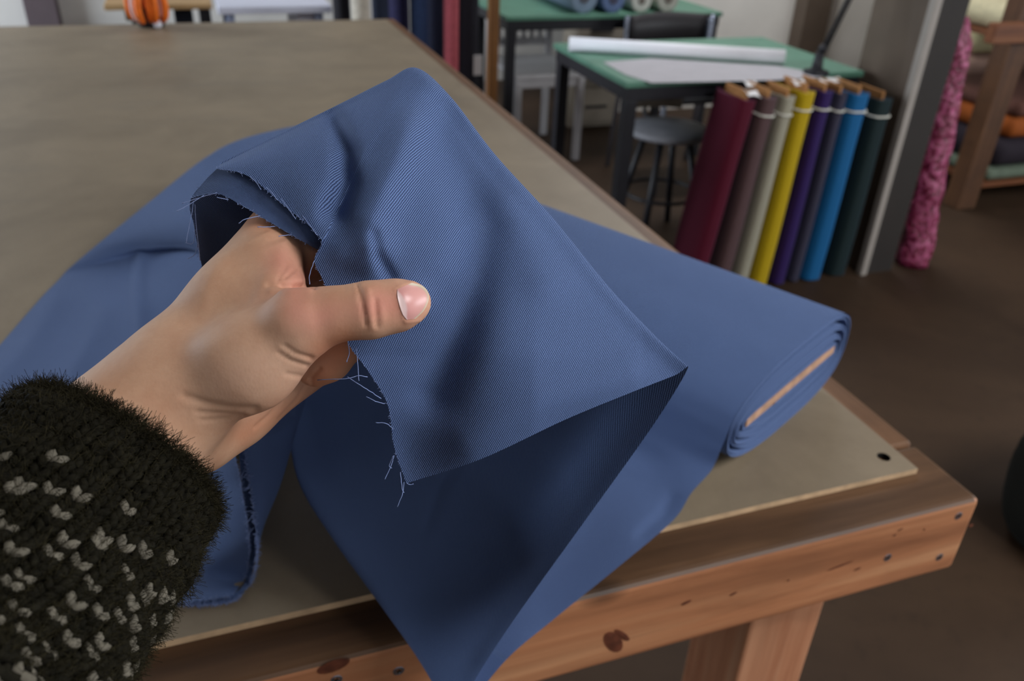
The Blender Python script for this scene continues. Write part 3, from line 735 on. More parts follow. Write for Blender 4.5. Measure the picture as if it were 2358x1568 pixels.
# closed underlay of the tube with its turned-in cuff
nl, na = 70, 60; Ls = [-8, -14, -12, -4] + list(np.linspace(0, 1500, nl)); dr_ = [-.010, -.006, -.0012, .0002] + [-.0008] * nl
rings = [[bm.verts.new(to_world(sleeve_pt(L, 2 * PI * k / na, d)[0])) for k in range(na)] for L, d in zip(Ls, dr_)]
for a, b in zip(rings, rings[1:]):
    for k in range(na): bm.faces.new((a[k], a[(k + 1) % na], b[(k + 1) % na], b[k])).smooth = True
for r in range(NROW):
    for c in range(NC):
        cream = PAT[r if r < 24 else 7 + (r - 7) % 17][c % 8] == 'x'
        for sgn in (-1, 1):
            L0 = r * ROWPX - 8; dphi = 2 * PI / NC; p0 = (c + .5) * dphi + (r % 2) * 0
            pts = []
            for t, off in ((0, .04), (.33, .14), (.7, .27), (1.12, .36)):
                L = L0 + (1.15 - t) * ROWPX * 1.25; ph = p0 + sgn * off * dphi
                jx = random.uniform(-.03, .03) * dphi
                pts.append(to_world(sleeve_pt(L, ph + jx, (.0008 if cream else .0006) + .0006 * math.sin(t * 2.8))[0]))
            rr = .00155 if not cream else .0017
            tube(bm, [tuple(p) for p in pts], [rr * .55, rr, rr, rr * .5], 5, mat=1 if cream else 0) if False else None
            # quick five-sided lobe
            rg = []
            for i, p in enumerate(pts):
                tt = pts[min(i + 1, 3)] - pts[max(i - 1, 0)]; tt = tt / (np.linalg.norm(tt) + 1e-9)
                a = np.cross(tt, [.31, .22, .92]); a /= np.linalg.norm(a) + 1e-9; b_ = np.cross(tt, a); rad_ = rr * (.55, 1, 1, .5)[i]
                rg.append([bm.verts.new(p + rad_ * (a * math.cos(w) + b_ * math.sin(w))) for w in [2 * PI * k / 5 for k in range(5)]])
            for r0, r1 in zip(rg, rg[1:]):
                for k in range(5):
                    f = bm.faces.new((r0[k], r0[(k + 1) % 5], r1[(k + 1) % 5], r1[k])); f.smooth = True; f.material_index = 1 if cream else 0
            for r0 in (rg[0], rg[-1]): bm.faces.new(r0).material_index = 1 if cream else 0
bmesh.ops.recalc_face_normals(bm, faces=bm.faces)
sleeve = part('sweater_sleeve', bm, [m_wool, m_cream], person, label='dark green knitted sleeve with cream flecks')
n_h = 52000
Lh = np.where(RNG.rand(n_h) < .2, RNG.uniform(-16, 25, n_h), RNG.uniform(-16, 900, n_h)); ph_h = RNG.uniform(0, 2 * PI, n_h)
base_, mid_, tip_ = (np.zeros((n_h, 3)) for _ in range(3))
for k in range(n_h):
    p, t, nrm = sleeve_pt(Lh[k], ph_h[k], .0010)
    d = nrm * random.uniform(.2, .9) + t * random.uniform(-1.3, .6) + RNG.normal(0, .6, 3); d /= np.linalg.norm(d); l = random.uniform(.0018, .0055)
    base_[k] = p; mid_[k] = p + d * l * .55; tip_[k] = p + d * l + RNG.normal(0, .0012, 3) + nrm * .0003
ring_ = []
for p in (base_, mid_, tip_):
    p = to_world(p)
    for w_ in (0, 2.094, 4.189): ring_.append(p + .000075 * (np.array([1, 0, 0]) * math.cos(w_) + np.array([0, .6, .8]) * math.sin(w_)))
V_h = np.stack(ring_, 1).reshape(-1, 3)
f_ = [[a + k, a + (k + 1) % 3, a + 3 + (k + 1) % 3, a + 3 + k] for a in (0, 3) for k in range(3)]
F_h = (np.array(f_)[None] + 9 * np.arange(n_h)[:, None, None]).reshape(-1, 4)
me = bpy.data.meshes.new('wool_fuzz'); me.from_pydata(V_h.tolist(), [], F_h.tolist())
part_me('wool_fuzz', me, m_fuzz, sleeve, kind='stuff')
# ================================================================== the room
m_floor = NT('old_floor'); o_ = m_floor.coord(); f1 = m_floor.noise(o_, 1.6, 5, .6, .5); f2 = m_floor.noise(o_, 22, 4, .65)
c_ = m_floor.ramp(f1, [(.35, srgb(52, 38, 27)), (.7, srgb(69, 52, 38))]); c_ = m_floor.mix(m_floor.ramp(f2, [(.55, (0, 0, 0, 1)), (.75, (.5, .5, .5, 1))]), c_, srgb(42, 31, 23))
m_floor.link(c_, m_floor.b.inputs['Base Color']); m_floor.set(Roughness=.6); m_floor.b.inputs['Specular IOR Level'].default_value = .2; m_floor = m_floor.m
m_white = plain('white_wall', (214, 211, 206), .85, .04, 6)
m_ceil = plain('ceiling_boards', (112, 100, 88), .9, .03, 5)
m_frame = plain('window_paint', (205, 204, 200), .5, .05, 20)
m_glass = NT('window_glass'); m_glass.set(Roughness=.02); m_glass.b.inputs['Transmission Weight'].default_value = 1; m_glass = m_glass.m
RX0, RX1, RY0, RY1, RH = -3.6, 5.2, -3.2, 5.7, 3.0
structure('floor', BX((RX0 - .1, RY0 - .1, -.1), (RX1 + .1, RY1 + .1, 0)), m_floor)
structure('ceiling', BX((RX0 - .1, RY0 - .1, RH), (RX1 + .1, RY1 + .1, RH + .1)), m_ceil)
structure('wall_far', BX((RX0 - .1, RY1, 0), (RX1 + .1, RY1 + .1, RH)), m_white)
m_grey = plain('grey_wall', (128, 120, 112), .85, .05, 6)
WR = (-1.6, 1.5, .7, 2.3)
bm = bmesh.new()
box(bm, (RX1, RY0, 0), (RX1 + .1, WR[0], RH)); box(bm, (RX1, WR[1], 0), (RX1 + .1, RY1, RH)); box(bm, (RX1, WR[0], 0), (RX1 + .1, WR[1], WR[2])); box(bm, (RX1, WR[0], WR[3]), (RX1 + .1, WR[1], RH))
structure('wall_right', bm, m_grey)
WL = (2.9, 5.4, .95, 2.75)                                   # window opening in the left wall: y0, y1, z0, z1
bm = bmesh.new()
box(bm, (RX0 - .1, RY0, 0), (RX0, WL[0], RH)); box(bm, (RX0 - .1, WL[1], 0), (RX0, RY1, RH)); box(bm, (RX0 - .1, WL[0], 0), (RX0, WL[1], WL[2])); box(bm, (RX0 - .1, WL[0], WL[3]), (RX0, WL[1], RH))
structure('wall_left', bm, m_white)
WB = (-1.9, 3.6, .9, 2.5)
bm = bmesh.new()
box(bm, (RX0, RY0 - .1, 0), (WB[0], RY0, RH)); box(bm, (WB[1], RY0 - .1, 0), (RX1, RY0, RH)); box(bm, (WB[0], RY0 - .1, 0), (WB[1], RY0, WB[2])); box(bm, (WB[0], RY0 - .1, WB[3]), (WB[1], RY0, RH))
structure('wall_back', bm, m_grey)
def frame(lo, hi, ax, n):
    """window frame with n panes; ax: the axis the window is thin in"""
    b = bmesh.new(); h = 1 - ax; t = .05
    def seg(a0, a1, z0, z1):
        l = [0, 0, z0]; u = [0, 0, z1]; l[ax], u[ax] = lo[ax], hi[ax]; l[h], u[h] = a0, a1; box(b, l, u, .004)
    seg(lo[h], hi[h], lo[2], lo[2] + t); seg(lo[h], hi[h], hi[2] - t, hi[2])
    for k in range(n + 1):
        c = lo[h] + (hi[h] - lo[h]) * k / n; c = min(max(c, lo[h] + t / 2), hi[h] - t / 2); seg(c - t / 2, c + t / 2, lo[2] + t, hi[2] - t)
    return b
def pane(lo, hi, ax):
    l = list(lo); u = list(hi); m = (lo[ax] + hi[ax]) / 2; l[ax], u[ax] = m - .003, m + .003; return BX(l, u)
for i, (lo, hi, ax, n) in enumerate((((RX0 - .08, WL[0] + .002, WL[2] + .002), (RX0 - .02, WL[1] - .002, WL[3] - .002), 0, 4), ((WB[0] + .002, RY0 - .08, WB[2] + .002), (WB[1] - .002, RY0 - .02, WB[3] - .002), 1, 4), ((RX1 + .02, WR[0] + .002, WR[2] + .002), (RX1 + .08, WR[1] - .002, WR[3] - .002), 0, 3))):
    w_ = structure(f'window_{i + 1}', frame(lo, hi, ax, n), m_frame)
    obj('pane', pane(lo, hi, ax), m_glass, w_)
# white partition behind the green tables, with brown posts
YW = 4.75
x0 = Py(1555, 60, YW)[0] - .6
structure('wall_partition', BX((x0, YW, 0), (RX1, YW + .08, RH)), plain('partition_paint', (226, 222, 214), .85, .05, 5))
m_post = plain('brown_post', (92, 78, 66), .7, .1, 8); m_postd = plain('dark_post', (38, 32, 28), .75, .1, 8); m_trim = plain('pale_trim', (150, 142, 134), .6, .05, 12)
xa, xb = Py(1848, 60, YW - .12)[0], Py(1906, 60, YW - .12)[0]
structure('trim_1', BX((xa, YW - .12, 0), (xb, YW - .001, RH), .004), m_post)
xc = Py(1928, 60, YW - .12)[0]
structure('trim_2', BX((xb + .002, YW - .09, 0), (xc, YW - .001, RH), .004), m_trim)
structure('trim_4', BX((Py(58, 25, 5.6)[0], 5.58, 0), (Py(133, 25, 5.6)[0], RY1 - .001, RH), .004), plain('far_post', (92, 80, 84), .8, .08, 8))
# the near pillar: brown side, pale corner bead, dark front
PX0, PY0 = Pz(1984, 632, 0)[0], Pz(1984, 632, 0)[1]
bm = bmesh.new()
box(bm, (PX0 + .004, PY0 + .0, 0), (PX0 + .145, PY0 + .30, RH), .002, mat=1)
for f in bm.faces:
    if f.normal.x < -.8: f.material_index = 0
pil = structure('pillar', bm, [m_post, m_postd])
tag(obj('corner_bead', BX((PX0 - .016, PY0 - .012, 0), (PX0 + .014, PY0 + .018, RH), .003), m_trim, pil))
# ------------------------------------------------------------------ the row of standing bolts
def rib_cloth(name, rgb):
    return twill(name, tuple(v * .8 for v in rgb), rgb, 1.2, .15, .3)
def standing_bolt(x0, x1, y0, y1, h, rgb, label, kind, up=.024, tie=True, paper=None, name='fabric_bolt', grp='upright bolts in the row', lean=0):
    r = empty(name, ((x0 + x1) / 2 - h * math.sin(lean), (y0 + y1) / 2, (x1 - x0) / 2 * math.sin(lean)), label, 'fabric', grp)
    r.rotation_euler = (0, lean, 0)
    m = rib_cloth(kind + '_cloth', rgb); n = 48; w, d = (x1 - x0) / 2 * .95, (y1 - y0) / 2 * .97
    def sec(k, s=1.0):
        a = 2 * PI * k / n; c, q = math.cos(a), math.sin(a)
        return (w * s * math.copysign(abs(c) ** .55, c), d * (1 - (1 - s) * w / d) * math.copysign(abs(q) ** .62, q))
    zs = [.002, .008, h * .25, h * .5, h * .75, h - .006, h]; b = bmesh.new(); rings = []
    lay = [1, 1, 1, 1, 1, 1, .985]
    for z, s in zip(zs, lay): rings.append([b.verts.new((*[v * (1 + .02 * math.sin(z * 9 + k * .3)) for v in sec(k, s)], z + .004 * math.sin(k * .5) * (z > h - .02))) for k in range(n)])
    # wound layers seen from above: stepped rings sinking to the board
    for i, s in enumerate((.86, .85, .68, .67, .48, .46, .25)):
        rings.append([b.verts.new((*sec(k, s), h - (.006 if i % 2 else 0) - .001 * i)) for k in range(n)])
    for a_, c_ in zip(rings, rings[1:]):
        for k in range(n): b.faces.new((a_[k], a_[(k + 1) % n], c_[(k + 1) % n], c_[k])).smooth = True
    b.faces.new(rings[0]); b.faces.new(rings[-1]); bmesh.ops.recalc_face_normals(b, faces=b.faces)
    o = obj('wound_cloth', b, m, r)
    uv = o.data.uv_layers.new(name='UVMap')
    for l in o.data.loops:
        c = o.data.vertices[l.vertex_index].co; uv.data[l.index].uv = ((c.x + c.y) * 700 + c.z * 700, (c.z - c.x - c.y) * 700)
    obj('cardboard_core', BX((-.004, -d * .72, .004), (.004, d * .72, h + up), .001), m_core, r, label_ := False) if False else obj('cardboard_core', BX((-.005, -d * .72, .004), (.005, d * .72, h + up), .001), m_core, r)
    if tie:
        b = bmesh.new(); z = h - .055; pts = [(*[v * 1.035 for v in sec(k)], z + .004 * math.sin(2 * PI * k / n)) for k in range(n + 1)]
        tube(b, pts, .0034, 6); obj('tie', b, m_string, r)
    if paper:
        b = bmesh.new(); px_, py_ = paper; g = [[b.verts.new((px_ - .028 + .056 * i / 4, py_ - .02 + .04 * j / 3, h + .012 + .004 * math.sin(i * .9 + j) + .014 * j / 3)) for j in range(4)] for i in range(5)]
        for i in range(4):
            for j in range(3): b.faces.new((g[i][j], g[i + 1][j], g[i + 1][j + 1], g[i][j + 1])).smooth = True
        obj('paper_label', b, m_paper, r)
    return r
m_core = plain('core_board', (160, 112, 66), .85, .15, 60); m_string = plain('white_string', (222, 220, 208), .8, .05, 80); m_paper = plain('white_paper', (222, 220, 220), .8, .03, 20)
YB0 = 2.34
for (xa_, xb_, yo, yt, rgb, lab, kind, pap, tie, lean) in (
    (1706, 1754, .0, 232, (86, 10, 34), 'maroon red bolt leaning at the near end of the upright row', 'maroon', (.02, -.06), False, 7.5),
    (1758, 1803, .00, 228, (92, 68, 68), 'dusty mauve bolt between the maroon and cream bolts', 'mauve', (-.01, .03), True, 5.2),
    (1806, 1843, .003, 226, (168, 162, 142), 'cream bolt standing between the mauve and yellow bolts', 'cream', None, True, 4),
    (1846, 1890, .00, 216, (192, 162, 12), 'bright yellow bolt standing in the upright row', 'yellow', (.0, -.02), True, 2.8),
    (1893, 1930, .005, 214, (50, 28, 88), 'purple bolt standing beside the yellow bolt', 'purple', None, True, 2.2),
    (1932, 1962, .01, 218, (58, 55, 72), 'thin grey violet bolt between the purple and blue bolts', 'slate', (0, .02), True, 2),
    (1965, 2016, .00, 220, (20, 96, 150), 'bright sky blue bolt standing in the upright row', 'sky', (-.015, .05), True, 1.6),
    (2020, 2070, .01, 232, (24, 40, 40), 'dark bottle green bolt leaning against the brown pillar', 'bottle', None, True, 1)):
    pa_, pb_ = Py(xa_, yt, YB0 + yo), Py(xb_, yt, YB0 + yo); x0, x1, h = pa_[0], pb_[0], (pa_[2] + pb_[2]) / 2
    standing_bolt(x0, x1, YB0 + yo, YB0 + yo + .185, h, rgb, lab, kind, tie=tie, paper=pap, lean=math.radians(lean))
# ------------------------------------------------------------------ green work tables
m_green = plain('green_mat', (84, 128, 108), .55, .12, 9); m_black = plain('black_metal', (26, 26, 32), .5, .1, 30)
def green_table(x0, x1, y0, y1, label):
    t = empty('work_table', ((x0 + x1) / 2, (y0 + y1) / 2, 0), label, 'table', 'green topped work tables')
    part('table_top', BX((x0, y0, .722), (x1, y1, .742), .003), m_green, t)
    fr = bmesh.new()
    for a, b in (((x0 + .01, y0 + .01, .675), (x1 - .01, y0 + .035, .7215)), ((x0 + .01, y1 - .035, .675), (x1 - .01, y1 - .01, .7215)), ((x0 + .01, y0 + .036, .675), (x0 + .035, y1 - .036, .7215)), ((x1 - .035, y0 + .036, .675), (x1 - .01, y1 - .036, .7215))): box(fr, a, b, .002)
    part('frame', fr, m_black, t)
    for x in (x0 + .012, x1 - .056):
        for y in (y0 + .012, y1 - .056): part('leg', BX((x, y, .003), (x + .044, y + .044, .6745), .003), m_black, t)
    return t
c0 = Pz(1462, 200, .742)
TRX0, TRY0, TRY1 = c0[0], 2.555, 3.22
TRX1 = TRX0 + .98
green_table(TRX0, TRX1, TRY0 + .0, TRY1, 'green topped black table with white paper roll beside the upright bolts')
c1 = Pz(1166, 38, .742)
green_table(c1[0], c1[0] + 1.15, c1[1], c1[1] + .54, 'green topped table behind the white slat back chair')
# paper roll and pattern paper
a, b = Pz(1308, 100, .77), Pz(1806, 130, .77)
a = a + (b - a) * .005; ux = (b - a) / np.linalg.norm(b - a); r_ = .026
bm = bmesh.new(); nn = 28; w1 = np.cross(ux, UPZ); w1 /= np.linalg.norm(w1); prof = []
for s in (0, 1):
    e = (a, b)[s]; prof.append([e + w1 * 0 + (w1 * math.cos(2 * PI * k / nn) + UPZ * math.sin(2 * PI * k / nn)) * r_ for k in range(nn)])
ro = [[bm.verts.new(p + UPZ * (.742 + .0005 + r_ - .77)) for p in pr] for pr in prof]
ri = [[bm.verts.new((a, b)[s] + (np.array(p) - (a, b)[s]) * .6 + UPZ * (.742 + .0005 + r_ - .77)) for p in prof[s]] for s in (0, 1)]
for k in range(nn):
    k2 = (k + 1) % nn
    bm.faces.new((ro[0][k], ro[0][k2], ro[1][k2], ro[1][k])).smooth = True; bm.faces.new((ri[0][k2], ri[0][k], ri[1][k], ri[1][k2])).smooth = True
    bm.faces.new((ro[0][k2], ro[0][k], ri[0][k], ri[0][k2])); bm.faces.new((ro[1][k], ro[1][k2], ri[1][k2], ri[1][k]))
single('paper_roll', bm, plain('roll_paper', (238, 238, 244), .5, .02, 20), 'long white paper roll lying along the green table', 'paper')
bm = bmesh.new()
pts = [Pz(x, y, .7435) for x, y in ((1388, 143), (1500, 134), (1640, 143), (1790, 152), (1870, 166), (1896, 178), (1800, 184), (1640, 188), (1500, 191), (1440, 172))]
top = [bm.verts.new(p + UPZ * .0006) for p in pts]; bot_ = [bm.verts.new(p) for p in pts]
bm.faces.new(top); bm.faces.new(bot_[::-1])
for k in range(len(pts)): bm.faces.new((top[k], bot_[k], bot_[(k + 1) % len(pts)], top[(k + 1) % len(pts)]))
bmesh.ops.recalc_face_normals(bm, faces=bm.faces)
single('pattern_paper', bm, plain('pattern_paper', (176, 173, 178), .8, .04, 12), 'flat sheet of pale pattern paper on the green table in front of the roll', 'paper')
# desk lamp clamped at the table's end
lb = Pz(1898, 178, .742); yl = lb[1] + .03
lamp = empty('desk_lamp', (lb[0], yl, .742), 'black jointed lamp standing on the green table by the white wall', 'lamp')
b2 = bmesh.new(); lathe(b2, [(.045, 0), (.045, .012), (.02, .02), (.016, .06), (.016, .075)], 20, c=(lb[0], yl + .02, .7425)); part('lamp_base', b2, m_black, lamp)
j1 = Py(1895, 112, yl + .02); j2 = Py(1985, -30, yl + .02); j3 = Py(2080, -260, yl + .02)
part('lamp_arm', TB([(lb[0], yl + .02, .81), tuple(j1)], .008), m_black, lamp)
b2 = bmesh.new(); tube(b2, [tuple(j1), tuple(j3)], .0065); tube(b2, [tuple(j1 + np.array([.012, 0, -.012])), tuple(j3 + np.array([.012, 0, -.012]))], .004); part('lamp_arm', b2, m_black, lamp)
b2 = bmesh.new(); bmesh.ops.create_icosphere(b2, subdivisions=2, radius=.017, matrix=Matrix.Translation(j1)); part('joint', b2, m_black, lamp)
b2 = bmesh.new(); lathe(b2, [(.02, 0), (.03, -.02), (.075, -.12), (.072, -.12), (.027, -.02)], 24, c=tuple(j3)); part('lamp_shade', b2, m_black, lamp)
# ------------------------------------------------------------------ chairs and stool
m_chw = plain('white_chair_paint', (190, 188, 190), .5, .05, 20)
def slat_chair(x0, x1, y0, y1, label):
    t = empty('slat_chair', ((x0 + x1) / 2, (y0 + y1) / 2, 0), label, 'chair')
    part('seat', BX((x0, y0, .43), (x1, y1, .455), .006), m_chw, t)
    part('apron', BX((x0 + .02, y0 + .02, .385), (x1 - .02, y0 + .04, .4295), .002), m_chw, t)
    for x in (x0 + .004, x1 - .039): part('leg', BX((x, y0 + .003, .002), (x + .035, y0 + .038, .4295), .004), m_chw, t)
    for x in (x0 + .004, x1 - .039): part('leg', BX((x, y1 + .001, .002), (x + .035, y1 + .032, .86), .004), m_chw, t)
    part('lower_rail', BX((x0 + .04, y1 + .004, .50), (x1 - .04, y1 + .028, .54), .003), m_chw, t)
    part('top_rail', BX((x0 + .04, y1 + .004, .80), (x1 - .04, y1 + .028, .86), .003), m_chw, t)
    for k in range(6):
        c = x0 + .075 + (x1 - x0 - .15) * k / 5; part('slat', BX((c - .011, y1 + .010, .5405), (c + .011, y1 + .022, .7995), .002), m_chw, t)
s0 = Pz(1192, 184, .455)
slat_chair(s0[0] + .02, s0[0] + .40, c1[1] + .08, c1[1] + .55, 'white wooden chair with slatted back beside the black table legs')
m_seat = plain('grey_seat', (128, 128, 134), .6, .08, 20); m_beige = plain('beige_shell', (150, 138, 122), .6, .06, 20)
sc = Pz(1540, 292, .47)
st = empty('round_stool', (sc[0], sc[1], 0), 'dark stool with round grey seat and beige back under the green table', 'stool')
b2 = bmesh.new(); lathe(b2, [(.12, .44), (.165, .445), (.17, .458), (.155, .47), (0.01, .473)], 32, c=(sc[0], sc[1], 0)); part('seat', b2, m_seat, st)
for k in range(4):
    a = PI / 4 + k * PI / 2; part('leg', TB([(sc[0] + .09 * math.cos(a), sc[1] + .09 * math.sin(a), .4395), (sc[0] + .19 * math.cos(a), sc[1] + .19 * math.sin(a), .003)], .014), m_black, st)
part('footrest', TB([(sc[0] + .15 * math.cos(a), sc[1] + .15 * math.sin(a), .2) for a in [2 * PI * k / 24 for k in range(25)]], .008), m_black, st)
b2 = bmesh.new(); g = []
for i in range(13):
    a = PI / 2 - .75 + 1.5 * i / 12; g.append([[b2.verts.new((sc[0] + (.19 + o) * math.cos(a), sc[1] + (.19 + o) * math.sin(a), z)) for z in (.50, .56, .64)] for o in (0, .014)])
for i in range(12):
    for j in range(2):
        for o in (0, 1): b2.faces.new((g[i][o][j], g[i + 1][o][j], g[i + 1][o][j + 1], g[i][o][j + 1])).smooth = True
    for j in (0, 2): b2.faces.new((g[i][0][j], g[i][1][j], g[i + 1][1][j], g[i + 1][0][j]))
bmesh.ops.recalc_face_normals(b2, faces=b2.faces); part('backrest', b2, m_beige, st)
part('back_post', TB([(sc[0], sc[1] + .10, .4395), (sc[0], sc[1] + .212, .47), (sc[0], sc[1] + .212, .53)], .01), m_black, st)
m_chrome = plain('chrome', (176, 186, 206), .25, .05, 30, .9); m_blk = plain('black_vinyl', (30, 27, 30), .5, .1, 20)
YC = 3.74
ca, cb = Py(1446, 60, YC), Py(1640, 60, YC); zc0, zc1 = Py(1540, 100, YC)[2], Py(1540, 34, YC)[2]
dc_ = empty('chrome_chair', ((ca[0] + cb[0]) / 2, YC, 0), 'black chair with chrome frame behind the white paper roll', 'chair')
w0, w1_ = ca[0], cb[0]
b2 = bmesh.new(); g = []
for i in range(11):
    x = w0 + (w1_ - w0 - .03) * i / 10; dy = .03 * math.sin(PI * i / 10); top_ = zc1 + .01 * math.sin(PI * i / 10)
    g.append([[b2.verts.new((x, YC - o + dy, z)) for z in (zc0 - .05, (zc0 + top_) / 2, top_)] for o in (0, .025)])
for i in range(10):
    for j in range(2):
        for o in (0, 1): b2.faces.new((g[i][o][j], g[i + 1][o][j], g[i + 1][o][j + 1], g[i][o][j + 1])).smooth = True
    for j in (0, 2): b2.faces.new((g[i][0][j], g[i][1][j], g[i + 1][1][j], g[i + 1][0][j]))
for i in (0, 10):
    for j in (0, 1): b2.faces.new((g[i][0][j], g[i][1][j], g[i][1][j + 1], g[i][0][j + 1]))
bmesh.ops.recalc_face_normals(b2, faces=b2.faces); part('backrest', b2, m_blk, dc_)
part('seat', BX((w0 + .02, YC - .42, .43), (w1_ - .02, YC - .03, .47), .012, seg=3), m_blk, dc_)
for x in (w0 - .012, w1_ - .012):
    part('back_leg', TB([(x, YC - .012, zc1 + .0), (x, YC - .01, .45), (x, YC + .05, .003)], .012), m_chrome, dc_)
    part('front_leg', TB([(x + (.03 if x < w0 else -.03), YC - .40, .4295), (x + (.03 if x < w0 else -.03), YC - .41, .003)], .012), m_chrome, dc_)
part('side_plate', BX((w1_ - .052, YC - .052, zc0 - .02), (w1_ - .026, YC - .03, zc1 - .012), .003), m_chrome, dc_)
# ------------------------------------------------------------------ drawer unit and rolls at the far green table
YR = c1[1] + .06; za = .742
yd = c1[1] + .63
cx0, cx1 = Py(1330, 70, yd)[0], Py(1442, 70, yd)[0]
cab = empty('drawer_unit', ((cx0 + cx1) / 2, yd + .2, 0), 'beige drawer unit under the far green table below the rolls', 'drawers')
m_cab = plain('beige_laminate', (150, 140, 126), .6, .06, 10)
part('carcass', BX((cx0, yd + .021, .003), (cx1, yd + .20, .67), .003), m_cab, cab)
for k in range(3):
    dr_o = part('drawer', BX((cx0 + .003, yd, .03 + .213 * k), (cx1 - .003, yd + .0205, .235 + .213 * k), .003), m_cab, cab)
    part('handle', BX((cx0 + .08, yd - .012, .12 + .213 * k), (cx1 - .08, yd - .0005, .135 + .213 * k), .003), m_black, dr_o)
m_corei = plain('roll_core', (74, 50, 34), .8, .2, 50)
for (px_, py_, rp, rgb, lab) in ((1345, 8, 33, (120, 138, 158), 'pale grey blue roll lying on the far green table, end facing out'), (1412, 12, 29, (94, 112, 150), 'darker slate blue roll beside the pale grey blue one'),
                                 (1477, 14, 25, (196, 196, 188), 'white roll with small dark core next to the slate blue roll'), (1537, 20, 27, (182, 180, 170), 'off white roll above the black chair, last in line')):
    c = Py(px_, py_, YR - .03); r_ = rp / F * (c - CAM) @ R_CW[:, 2]; z = za + r_ + .001
    f = empty('fabric_roll', (c[0], YR + .25, za + .001), lab, 'fabric', 'rolls on the far green table')
    b2 = bmesh.new(); nn = 40; ln = .46; rr = [(r_ * .3, .004), (r_ * .55, .001), (r_ * .75, .003), (r_ * .97, 0), (r_, .006), (r_, ln - .006), (r_ * .97, ln), (r_ * .3, ln - .004)]
    lathe(b2, rr, nn); 
    bmesh.ops.rotate(b2, verts=b2.verts, cent=(0, 0, 0), matrix=Matrix.Rotation(-PI / 2, 3, 'X')); bmesh.ops.translate(b2, verts=b2.verts, vec=(c[0], YR - .03, z))
    part('wound_cloth', b2, plain('roll_cloth', rgb, .85, .1, 60), f)
    b2 = bmesh.new(); lathe(b2, [(r_ * .20, .01), (r_ * .20, -.006), (r_ * .29, -.006), (r_ * .29, ln + .006), (r_ * .2, ln + .006), (r_ * .2, ln - .01)], 24)
    bmesh.ops.rotate(b2, verts=b2.verts, cent=(0, 0, 0), matrix=Matrix.Rotation(-PI / 2, 3, 'X')); bmesh.ops.translate(b2, verts=b2.verts, vec=(c[0], YR - .03, z))
    part('cardboard_tube', b2, m_corei, f)
# ------------------------------------------------------------------ pink roll leaning at the pillar
m_pink = NT('pink_print'); o_ = m_pink.coord(); v = m_pink.node('ShaderNodeTexVoronoi'); v.inputs['Scale'].default_value = 58; m_pink.link(o_, v.inputs['Vector']); f1 = m_pink.noise(o_, 40, 4, .6)
c_ = m_pink.ramp(m_pink.math('ADD', m_pink.math('MULTIPLY', v.outputs['Distance'], .7), m_pink.math('MULTIPLY', f1, .6)), [(.30, srgb(58, 6, 30)), (.58, srgb(118, 18, 56)), (.90, srgb(188, 92, 134))])
m_pink.link(c_, m_pink.b.inputs['Base Color']); m_pink.set(Roughness=.28); m_pink.bump(f1, .9, .02); m_pink = m_pink.m
base = Pz(2098, 606, 0); topp = Py(2215, 42, base[1] + .05); dirp = topp - base; Lp = np.linalg.norm(dirp); dirp /= Lp
bm = bmesh.new(); s1 = np.cross(dirp, [0, 1, 0]); s1 /= np.linalg.norm(s1); s2 = np.cross(dirp, s1); rg = []
for i in range(46):
    t = i / 45; r0 = .066 - .020 * t
    if t > .9: r0 *= 1 - (t - .9) * 5
    rg.append([])
    for k in range(28):
        a = 2 * PI * k / 28; rr = r0 * (1 + .22 * noise.noise(Vector((math.cos(a) * 2, math.sin(a) * 2, t * 14))) + .05 * noise.noise(Vector((math.cos(a) * 5, math.sin(a) * 5, t * 40))))
        rg[-1].append(bm.verts.new(base + np.array([0, 0, .004]) + dirp * Lp * t + (s1 * math.cos(a) + s2 * math.sin(a)) * rr))
lowz = min(v.co.z for v in rg[0])
for v in rg[0]: v.co.z = .003
for a, b in zip(rg, rg[1:]):
    for k in range(28): bm.faces.new((a[k], a[(k + 1) % 28], b[(k + 1) % 28], b[k])).smooth = True
bm.faces.new(rg[0]); bm.faces.new(rg[-1]); bmesh.ops.recalc_face_normals(bm, faces=bm.faces)
single('fabric_roll', bm, m_pink, 'crinkled bright pink patterned roll standing beside the dark pillar', 'fabric')
# ------------------------------------------------------------------ wooden rack with folded cloth at the right
m_rack = wood('rack_wood', (72, 45, 28), (96, 63, 39), (118, 81, 52), 2, .6, knots=False); m_rack2 = wood('rack_wood_across', (92, 52, 28), (124, 72, 40), (146, 92, 54), 0, .6, knots=False)
rb = Pz(2222, 482, 0); RX, RY = rb[0], rb[1]
rack = empty('storage_rack', (RX + .5, RY + .3, 0), 'wooden rack with thick upright and shelves of folded cloth past the pink roll', 'shelf')
zt = Py(2320, 92, RY)[2]
part('upright', BX((RX - .05, RY, 0), (RX + .06, RY + .09, 2.0), .004), m_rack, rack)
part('upright', BX((RX - .05, RY + .62, 0), (RX + .06, RY + .71, 2.0), .004), m_rack, rack)
part('upright', BX((RX + 1.3, RY, 0), (RX + 1.4, RY + .09, 2.0), .004), m_rack, rack)
part('upright', BX((RX + 1.3, RY + .62, 0), (RX + 1.4, RY + .71, 2.0), .004), m_rack, rack)
xcap = Py(2283, 75, RY - .03)[0]
part('cross_rail', BX((xcap, RY - .05, zt - .005), (RX + 1.42, RY - .0005, zt + .075), .004), m_rack2, rack)
shelves = []
for z in (.10, zt - .03): part('shelf', BX((RX + .065, RY + .005, z), (RX + 1.295, RY + .70, z + .022), .002), m_rack2, rack); shelves.append(z + .0225)
